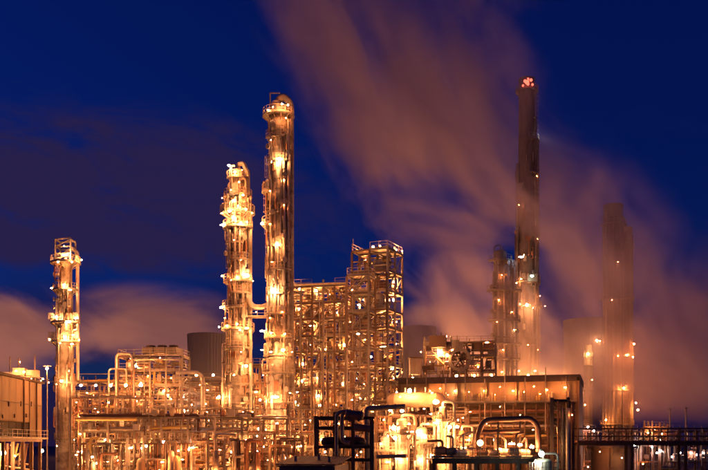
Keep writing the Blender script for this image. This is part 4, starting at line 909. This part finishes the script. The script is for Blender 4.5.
    # vertical vessels, brightly lit
    def vess(px, top, w, Y, label, m, lamps, cap=True, head='vessel'):
        k = mpp(Y); a = at(px, HZN, Y); t = Thing('process_vessel', label, 'vessel', (a.x, Y, 0)); r = w/2*k; z = lambda py: zz(py, Y)
        flange(t, .25, r*1.25, 'concrete', .5, 'plinth'); shell(t, .5, z(top), r, None, m, 1.8, 20); dome(t, z(top), r, m)
        flange(t, z(top+9), r*1.15, 'galv', .2); flange(t, z(top+26), r*1.15, 'galv', .2)
        ring_platform(t, z(top+14), r*.95, r+1.0, 180, 400); riser(t, 225, 1, z(top+5), r, .14); riser(t, 310, 1, z(top+18), r, .18); ladder(t, 265, z(top+40), z(top+14), r)
        t.pipe([(0, 0, z(top)), (0, 0, z(top-6)), (r+1, 0, z(top-6)), (r+1, 0, z(top+40))], .2, 'pipe', .6)
        for i in range(4): nozzle(t, rnd.choice((210, 250, 290, 330)), z(top+8+i*9), r, .16, .5)
        for x, y, kd, dy in lamps: lamp(t, at(x, y, Y-r-1+dy), kd)
    vess(402, 421, 11, 122, 'stout round-topped vessel washed in lamplight, right of the bright elbow pipe', 'vessel', ((394, 428, 'xl', 1), (402, 411, 'l', .5), (395, 438, 'l', 0), (409, 424, 'm', .5), (388, 436, 'm', 1), (398, 458, 'l', 0)))
    vess(443, 408, 8, 124, 'tall slender vessel with a lamp at its crown, in front of the shed left end', 'vessel_warm', ((436, 402, 'xl', .5), (443, 450, 'xl', -.3), (436, 423, 'l', 0), (450, 427, 'l', 0), (447, 436, 'm', 0), (443, 459, 'l', 0)))
    vess(421, 430, 13, 128, 'short wide vessel between the stout and the slender lit vessels', 'clad', ((415, 432, 'xl', 0), (425, 436, 'l', 0), (414, 446, 'm', 0), (428, 424, 'm', 0), (420, 460, 'l', 0)))
    vess(462, 432, 7, 126, 'small narrow vessel near the round globe lamp', 'pipe_rust', ((457, 427, 'l', 0), (464, 448, 'm', 0), (469, 440, 'm', 0)))
    vess(385, 438, 9, 126, 'squat vessel partly hidden behind the bright elbow pipe', 'vessel', ((381, 444, 'm', 0), (388, 462, 'm', 0)))
    # horizontal drum at the shed's left end
    Y = 136; t = Thing('horizontal_drum', 'long round-ended horizontal drum lit from below at the shed left end', 'drum', org(415, Y), R(-12)); r = 1.15
    z = zz(400, Y); t.cyl('drum_shell', (-4.3, 0, z), (4.6, 0, z), r, 'vessel_warm', 'drum')
    for x in (-2.6, 2.6): t.box('saddle', (x, 0, z-r), (.4, 1.8, 1.2), 'brownsteel'); t.beam('post', (x, -.6, 0), (x, -.6, z-r-.5), .3, 'brownsteel'); t.beam('post', (x, .6, 0), (x, .6, z-r-.5), .3, 'brownsteel')
    for x in (-1.5, 0, 1.6): t.cyl('nozzle', (x, 0, z+r*.9), (x, 0, z+r+.7), .16, 'pipe')
    for px, py, kd in ((409.5, 391, 'xl'), (432, 393, 'm'), (424, 409, 'm'), (400, 397, 's')): lamp(t, at(px, py, Y-2.2), kd)
    # clutter frame at mid-ground
    Y = 133; lv = [zz(p, Y) for p in (462, 447, 432, 417)]
    t = frame('pipe_structure', 'low steel pipe structure behind the row of lit foreground vessels', 'structure', org(376, Y), R(-10), 6, 1, 2.2, 3, lv, 71, fill=.95, railp=.7, m='brownsteel')
    for px, py, kd in ((384, 420, 'm'), (408, 440, 'm'), (431, 414, 'm'), (455, 410, 'm'), (400, 452, 'm'), (433, 456, 'l'), (452, 444, 'm'), (463, 418, 's')): lamp(t, at(px, py, Y-1.2), kd)
    # dark arched pipe
    Y = 108; t = Thing('arched_pipe', 'dark red square-arched big pipe in front of the shed', 'pipe', tuple(at(508, 472, Y))); P = lambda px, py, dy=0: t.L(at(px, py, Y+dy))
    t.pipe([P(478, 478), P(478, 434), P(484, 420), P(531, 418.5), P(538, 426), P(538.5, 452)], .34, 'pipe_dark', 1.6, 'arch', 12)
    t.pipe([P(480, 432, .6), P(520, 431, .6)], .2, 'pipe_dark', name='branch_pipe')
    for px in (498, 520): t.beam('support_post', P(px, 420), P(px, 475), .2, 'darksteel')
    # globe lamp
    Y = 106; a = at(479, HZN, Y); t = Thing('globe_lamp', 'large round glowing globe lamp on a short post by the dark arched pipe', 'lamp', (a.x, Y-1, 0)); z = zz(443, Y-1)
    t.mesh('pole', MB().lathe([(.09,0),(.07,z-.5),(0,z-.5)], 10), 'galv', smooth=True); t.add('globe', unit('ball', 'lamp_globe'), (0,0,z), None, (.75,)*3); t.cyl('globe_collar', (0,0,z-.62), (0,0,z-.45), .22, 'hood', 'flange')
    # platform edge and pumps under the arch
    Y = 104; a = at(432, HZN, Y); t = Thing('pump_platform', 'dark beamed pump platform along the bottom edge below the arched pipe', 'platform', (a.x, Y, 0)); P = lambda px, py, dy=0: t.L(at(px, py, Y+dy))
    p, q = P(432, 461), P(540, 461); t.box('edge_beam', ((p.x+q.x)/2, 0, p.z), (q.x-p.x, .5, .65), 'darksteel'); t.box('deck', ((p.x+q.x)/2, 5, p.z+.1), (q.x-p.x, 9, .2), 'concrete')
    for px in (434, 455, 476, 497, 518, 538): pp = P(px, 461); t.beam('post', (pp.x, .1, 0), (pp.x, .1, pp.z), .4, 'darksteel')
    rb = MB(); rail_line(rb, (p.x, -.1, p.z+.35), (q.x, -.1, p.z+.35)); t.mesh('handrail', rb, 'darksteel')
    rg = random.Random(8)
    for i in range(9):
        pp = P(440+i*10.5, 458, rg.uniform(2, 6)); r = rg.uniform(.3, .55)
        t.cyl('pump', pp+Vector((-.7, 0, r+.3)), pp+Vector((.8, 0, r+.3)), r, rg.choice(('vessel', 'pipe_rust', 'vessel_warm', 'galv')), 'drum'); t.pipe([pp+Vector((.3, 0, r+.3)), pp+Vector((.3, 0, rg.uniform(1.8, 3.2))), pp+Vector((rg.uniform(-1.5, 1.5), 1, rg.uniform(1.8, 3.2)))], .14, rg.choice(PIPEM))
        t.box('pump_base', pp+Vector((0, 0, .15)), (1.8, .9, .3), 'concrete')
    for px, py, kd, dy in ((512, 444, 'l', 5), (520, 445, 'l', 4), (532, 447, 'l', 3), (500, 449, 'm', 5), (486, 452, 'm', 4), (463, 455, 'm', 4), (494, 440, 's', 6)): lamp(t, at(px, py, Y+dy), kd)
    # green-lit tank
    Y = 98; t = Thing('small_tank', 'small tank glowing green-white under a lamp at the bottom edge', 'tank', org(543, Y)); r = .95; z = zz(461, Y)
    shell(t, 0, z, r, None, 'vessel', 1.3, 20); dome(t, z, r, 'vessel', .3); t.pipe([(0,0,z), (0,0,z+.8), (1.6,0,z+.8), (1.6,0,0)], .12, 'pipe', .4); ring_platform(t, z-1.4, r, r+.6, 180, 360)
    lamp(t, at(541.5, 454, Y-1.5), 'green', .3); lamp(t, at(536, 462, Y-1.4), 'white', .16)
    # black ladder tower
    Y = 108; a = at(552, HZN, Y); lv = [zz(p, Y) for p in (470, 455, 438, 420, 401)]
    t = frame('dark_frame', 'narrow black steel tower standing before the right end of the shed', 'structure', (a.x, Y, 0), R(-10), 1, 1, 2.0, 2.0, lv, 81, fill=.6, m='darksteel', brace=.6, railp=.5, post=.4)
    t.pipe([t.L(at(568, 475, Y-.6)), t.L(at(568, 408, Y-.6))], .3, 'pipe', name='silver_pipe', n=10); t.pipe([t.L(at(573, 475, Y-.3)), t.L(at(573, 402, Y-.3))], .16, 'pipe_dark', name='conduit')
    lamp(t, at(563, 432, Y+3.5), 's'); lamp(t, at(558, 450, Y+3.5), 's'); lamp(t, at(572, 415, Y-1.3), 'dim')
foreground()

# ================================================================== right side
def right_side():
    # dark pipe bridge with railings
    Y = 122; a = at(578, HZN, Y); t = Thing('pipe_bridge', 'dark trussed pipe bridge with railings crossing low at the right edge', 'bridge', (a.x, Y, 0)); ln = 34
    zt, zb = zz(428.5, Y), zz(444, Y); n = 14; w = ln/n
    for y in (0, 2.6):
        for z in (zt, (zt+zb)/2, zb): t.beam('chord', (0, y, z), (ln, y, z), .16 if z != zb else .36, 'darksteel', 'box')
        for i in range(n+1): t.beam('truss_post', (w*i, y, zb), (w*i, y, zt), .13, 'darksteel', 'box')
        for i in range(n): t.beam('truss_brace', (w*i, y, zb), (w*(i+1), y, (zt+zb)/2), .08, 'darksteel', 'box')
    for k in range(4): t.cyl('pipe', (0, .4+.6*k, zb+.3), (ln, .4+.6*k, zb+.3), .16, ('pipe_dark', 'pipe_rust')[k % 2])
    for i in range(0, n+1, 3):
        for y in (0, 2.6): t.beam('post', (w*i, y, 0), (w*i, y, zb), .36, 'darksteel')
    for px, kd in ((582, 'pink'), (634, 'pink')): pass
    # low process unit beyond the bridge
    Y = 175; lv = [zz(p, Y) for p in (462, 446, 432)]
    t = frame('process_structure', 'low plant with pink-white lamps seen beneath the pipe bridge at right', 'structure', org(575, Y), R(-4), 7, 1, 4.0, 4, lv, 91, fill=.8, m='brownsteel', railp=.6)
    for px, py, kd in ((634, 446, 'white'), (630, 457, 'pink'), (652, 447, 'pink'), (657, 453, 'pink'), (661, 451, 'white'), (672, 457, 'pink'), (680, 453, 'pink'), (685, 453, 'white'), (691, 453, 'pink'), (703, 453, 'white'), (697, 455, 'pink'), (588, 427, 'pink'), (594, 431, 'pink'), (581, 431, 's'), (605, 455, 's'), (618, 460, 's'), (622, 466, 'pink'), (643, 464, 's'), (588, 467, 's'), (662, 434, 's'), (648, 433, 's')):
        lamp(t, at(px, py, Y-1.5), kd, .17 if kd != 's' else .1)
    # lit vents that look frosted in the lamplight
    Y = 200; lv = [zz(p, Y) for p in (446, 436, 428)]
    t = frame('vent_structure', 'small floodlit vent structure at the foot of the steam-veiled stacks', 'structure', org(644, Y), R(-6), 3, 1, 1.7, 3, lv, 95, fill=1.0, railp=.9)
    for i in range(6): x = .3+i*.85; t.cyl('vent_pipe', (x, 1, lv[-1]), (x, 1, lv[-1]+rnd.uniform(.6, 1.8)), .2, 'vessel')
    for px, py, kd in ((648, 431, 's'), (655, 429, 'm'), (661, 431, 's'), (652, 439, 's'), (660, 440, 's')): lamp(t, at(px, py, Y-2), kd)
    # masts
    for px, top, lab in ((670, 408, 'left of two slim pale masts behind the pipe bridge at right'), (686, 407, 'right of two slim pale masts behind the pipe bridge at right')):
        Y = 190; a = at(px, HZN, Y); t = Thing('mast', lab, 'mast', (a.x, Y, 0)); z = zz(top, Y)
        t.mesh('pole', MB().lathe([(.3,0),(.16,z),(0,z)], 10), 'vessel', smooth=True); t.box('head_frame', (0, 0, z-.3), (.6, .3, .25), 'galv'); t.box('base_plate', (0, 0, .15), (1, 1, .3), 'concrete')
    # storage tank and light-coloured vessel below the bridge
    Y = 150; t = Thing('storage_tank', 'pale round storage tank under the pipe bridge right of the shed', 'tank', org(612, Y)); r = 3.4; z = zz(446, Y)
    shell(t, 0, z, r, None, 'shedwall', 2.2, 32); dome(t, z, r, 'shedwall', .22); ring_platform(t, z-.4, r, r+.8); ladder(t, 250, 0, z, r)
    lamp(t, at(600, 452, Y-r-2), 's'); lamp(t, at(622, 458, Y-r-2), 's')
right_side()

def cooling_tower(px0, px1, top, Y, label, lit=True):
    w = (px1-px0)*mpp(Y); x = ((px0+px1)/2-354)*mpp(Y); z = zz(top, Y); t = Thing('cooling_tower', label, 'cooling tower', (x, Y, 0)); rt = w/2
    prof = []
    for i in range(19):
        f = i/18; h = f*z; c = (f-.78)/.78; prof.append((rt*.93*math.sqrt(1+.95*c*c), h))
    zb = 6.0; prof = [(prof[0][0], zb)] + [p for p in prof if p[1] > zb+1]
    rtp, ztp = prof[-1]
    t.mesh('shell', MB().lathe(prof+[(rtp*1.02, ztp), (rtp*1.02, ztp+.8), (rtp*.96, ztp+.8), (rtp*.95, ztp-12), (rtp*.93, ztp-30)], 56), 'tower_concrete', smooth=True)
    for i in range(28):
        a = 2*math.pi*i/28; a2 = a+math.pi/28; rb = prof[0][0]; t.beam('leg', (rb*1.05*math.cos(a), rb*1.05*math.sin(a), 0), (rb*math.cos(a2), rb*math.sin(a2), zb+.2), .8, 'tower_concrete', 'box')
    rib = MB().tube([(r_*1.0+.1, 0, h_) for r_, h_ in prof], .14, 4).build('rib', 'tower_concrete')
    for i in range(40): t.add('rib', rib, (0,0,0), Quaternion((0,0,1), 2*math.pi*i/40))
    for i in range(8 if lit else 0):  # unseen lamps added around the feet to brighten the concrete shell
        a = R(200+20*i); rb = prof[0][0]+14; q = Vector((rb*math.cos(a), rb*math.sin(a), 9)); t.cyl('lamp_pole', (q.x, q.y, 0), (q.x, q.y, 9.4), .15, 'galv'); lamp(t, q, 'l', .8, local=True)
cooling_tower(187, 228, 336, 560, 'dark cooling tower behind the left rack, beside the gold-lit column')
cooling_tower(398, 437, 329, 560, 'dark cooling tower just right of the tallest steel frame tower')
cooling_tower(563, 612, 322, 520, 'cooling tower wrapped in steam behind the right stacks', False)

# ------------------------------------------------------------------ steam
def steam():
    m = bpy.data.materials.new('steam'); m.use_nodes = True; nt = m.node_tree; N = nt.nodes; L = nt.links; N.clear()
    def mth(op, a, b=None, c=None, clamp=False):
        n = N.new('ShaderNodeMath'); n.operation = op; n.use_clamp = clamp
        for i, v in enumerate((a, b, c)):
            if v is None: continue
            if isinstance(v, (int, float)): n.inputs[i].default_value = v
            else: L.new(v, n.inputs[i])
        return n.outputs[0]
    def ss(v, a, b):
        n = N.new('ShaderNodeMapRange'); n.interpolation_type = 'SMOOTHSTEP'; L.new(v, n.inputs[0]); n.inputs[1].default_value = a; n.inputs[2].default_value = b; return n.outputs[0]
    tc = N.new('ShaderNodeTexCoord'); sp = N.new('ShaderNodeSeparateXYZ'); L.new(tc.outputs['Object'], sp.inputs[0]); x, y, z = sp.outputs
    p = mth('ADD', mth('MULTIPLY', x, -.60), mth('MULTIPLY', z, .80))      # along the drift
    q = mth('ADD', mth('MULTIPLY', x, .80), mth('MULTIPLY', z, .60))       # across it
    cb = N.new('ShaderNodeCombineXYZ'); L.new(mth('MULTIPLY', p, .021), cb.inputs[0]); L.new(mth('ADD', mth('MULTIPLY', q, .05), 4.7), cb.inputs[1]); L.new(mth('MULTIPLY', y, .016), cb.inputs[2])
    n1 = N.new('ShaderNodeTexNoise'); L.new(cb.outputs[0], n1.inputs[0]); n1.inputs['Scale'].default_value = 1.0; n1.inputs['Detail'].default_value = 4.0; n1.inputs['Roughness'].default_value = .58; n1.inputs['Distortion'].default_value = .9
    edge = mth('MULTIPLY', ss(mth('SUBTRACT', q, mth('MULTIPLY', p, .23)), 12, 40), ss(q, 98, 80))
    low = mth('MULTIPLY', mth('MULTIPLY', ss(x, 30, 60), ss(mth('ADD', z, mth('MULTIPLY', x, .25)), 84, 60)), .92)                  # heavier bank low on the right
    edge = mth('MAXIMUM', edge, low)
    d = ss(mth('ADD', mth('MULTIPLY_ADD', low, .07, n1.outputs[0]), mth('MULTIPLY', mth('SUBTRACT', edge, 1), .24)), .40, .66)
    d = mth('MULTIPLY', d, edge)
    c2 = N.new('ShaderNodeCombineXYZ'); L.new(mth('MULTIPLY', p, .045), c2.inputs[0]); L.new(mth('MULTIPLY', q, .13), c2.inputs[1]); L.new(mth('MULTIPLY', y, .025), c2.inputs[2])
    n2 = N.new('ShaderNodeTexNoise'); L.new(c2.outputs[0], n2.inputs[0]); n2.inputs['Scale'].default_value = 1.0; n2.inputs['Detail'].default_value = 2.0; n2.inputs['Distortion'].default_value = .6
    d = mth('MULTIPLY', d, mth('ADD', mth('MULTIPLY', ss(n2.outputs[0], .36, .62), 1.25), .12))
    box = mth('MULTIPLY', mth('MULTIPLY', ss(y, STEAM_Y0, STEAM_Y0+18), ss(y, STEAM_Y1, STEAM_Y1-12)), ss(z, 11, 24))
    dens = mth('MULTIPLY', mth('MULTIPLY', d, box), STEAM_DENSITY)
    v = N.new('ShaderNodeVolumePrincipled'); v.inputs['Color'].default_value = (1.0, .90, .99, 1); v.inputs['Anisotropy'].default_value = .0; L.new(dens, v.inputs['Density'])
    o = N.new('ShaderNodeOutputMaterial'); L.new(v.outputs[0], o.inputs['Volume'])
    m.cycles.volume_step_rate = STEAM_STEP
    try: m.cycles.homogeneous_volume = False
    except Exception: pass
    MATS['steam'] = m
    b = MB().box((50, (STEAM_Y0+STEAM_Y1)/2, 80), (240, STEAM_Y1-STEAM_Y0, 138)); ob = bpy.data.objects.new('steam_plume', b.build('steam_plume', 'steam')); COL.objects.link(ob)
    ob['kind'] = 'stuff'; ob['label'] = 'broad diagonal plume of lit steam drifting across the stacks'; ob['category'] = 'steam'
STEAM_Y0, STEAM_Y1, STEAM_DENSITY, STEAM_STEP = 176, 252, .058, .8
steam()
print('lamps', NL[0], 'objects', len(bpy.data.objects))
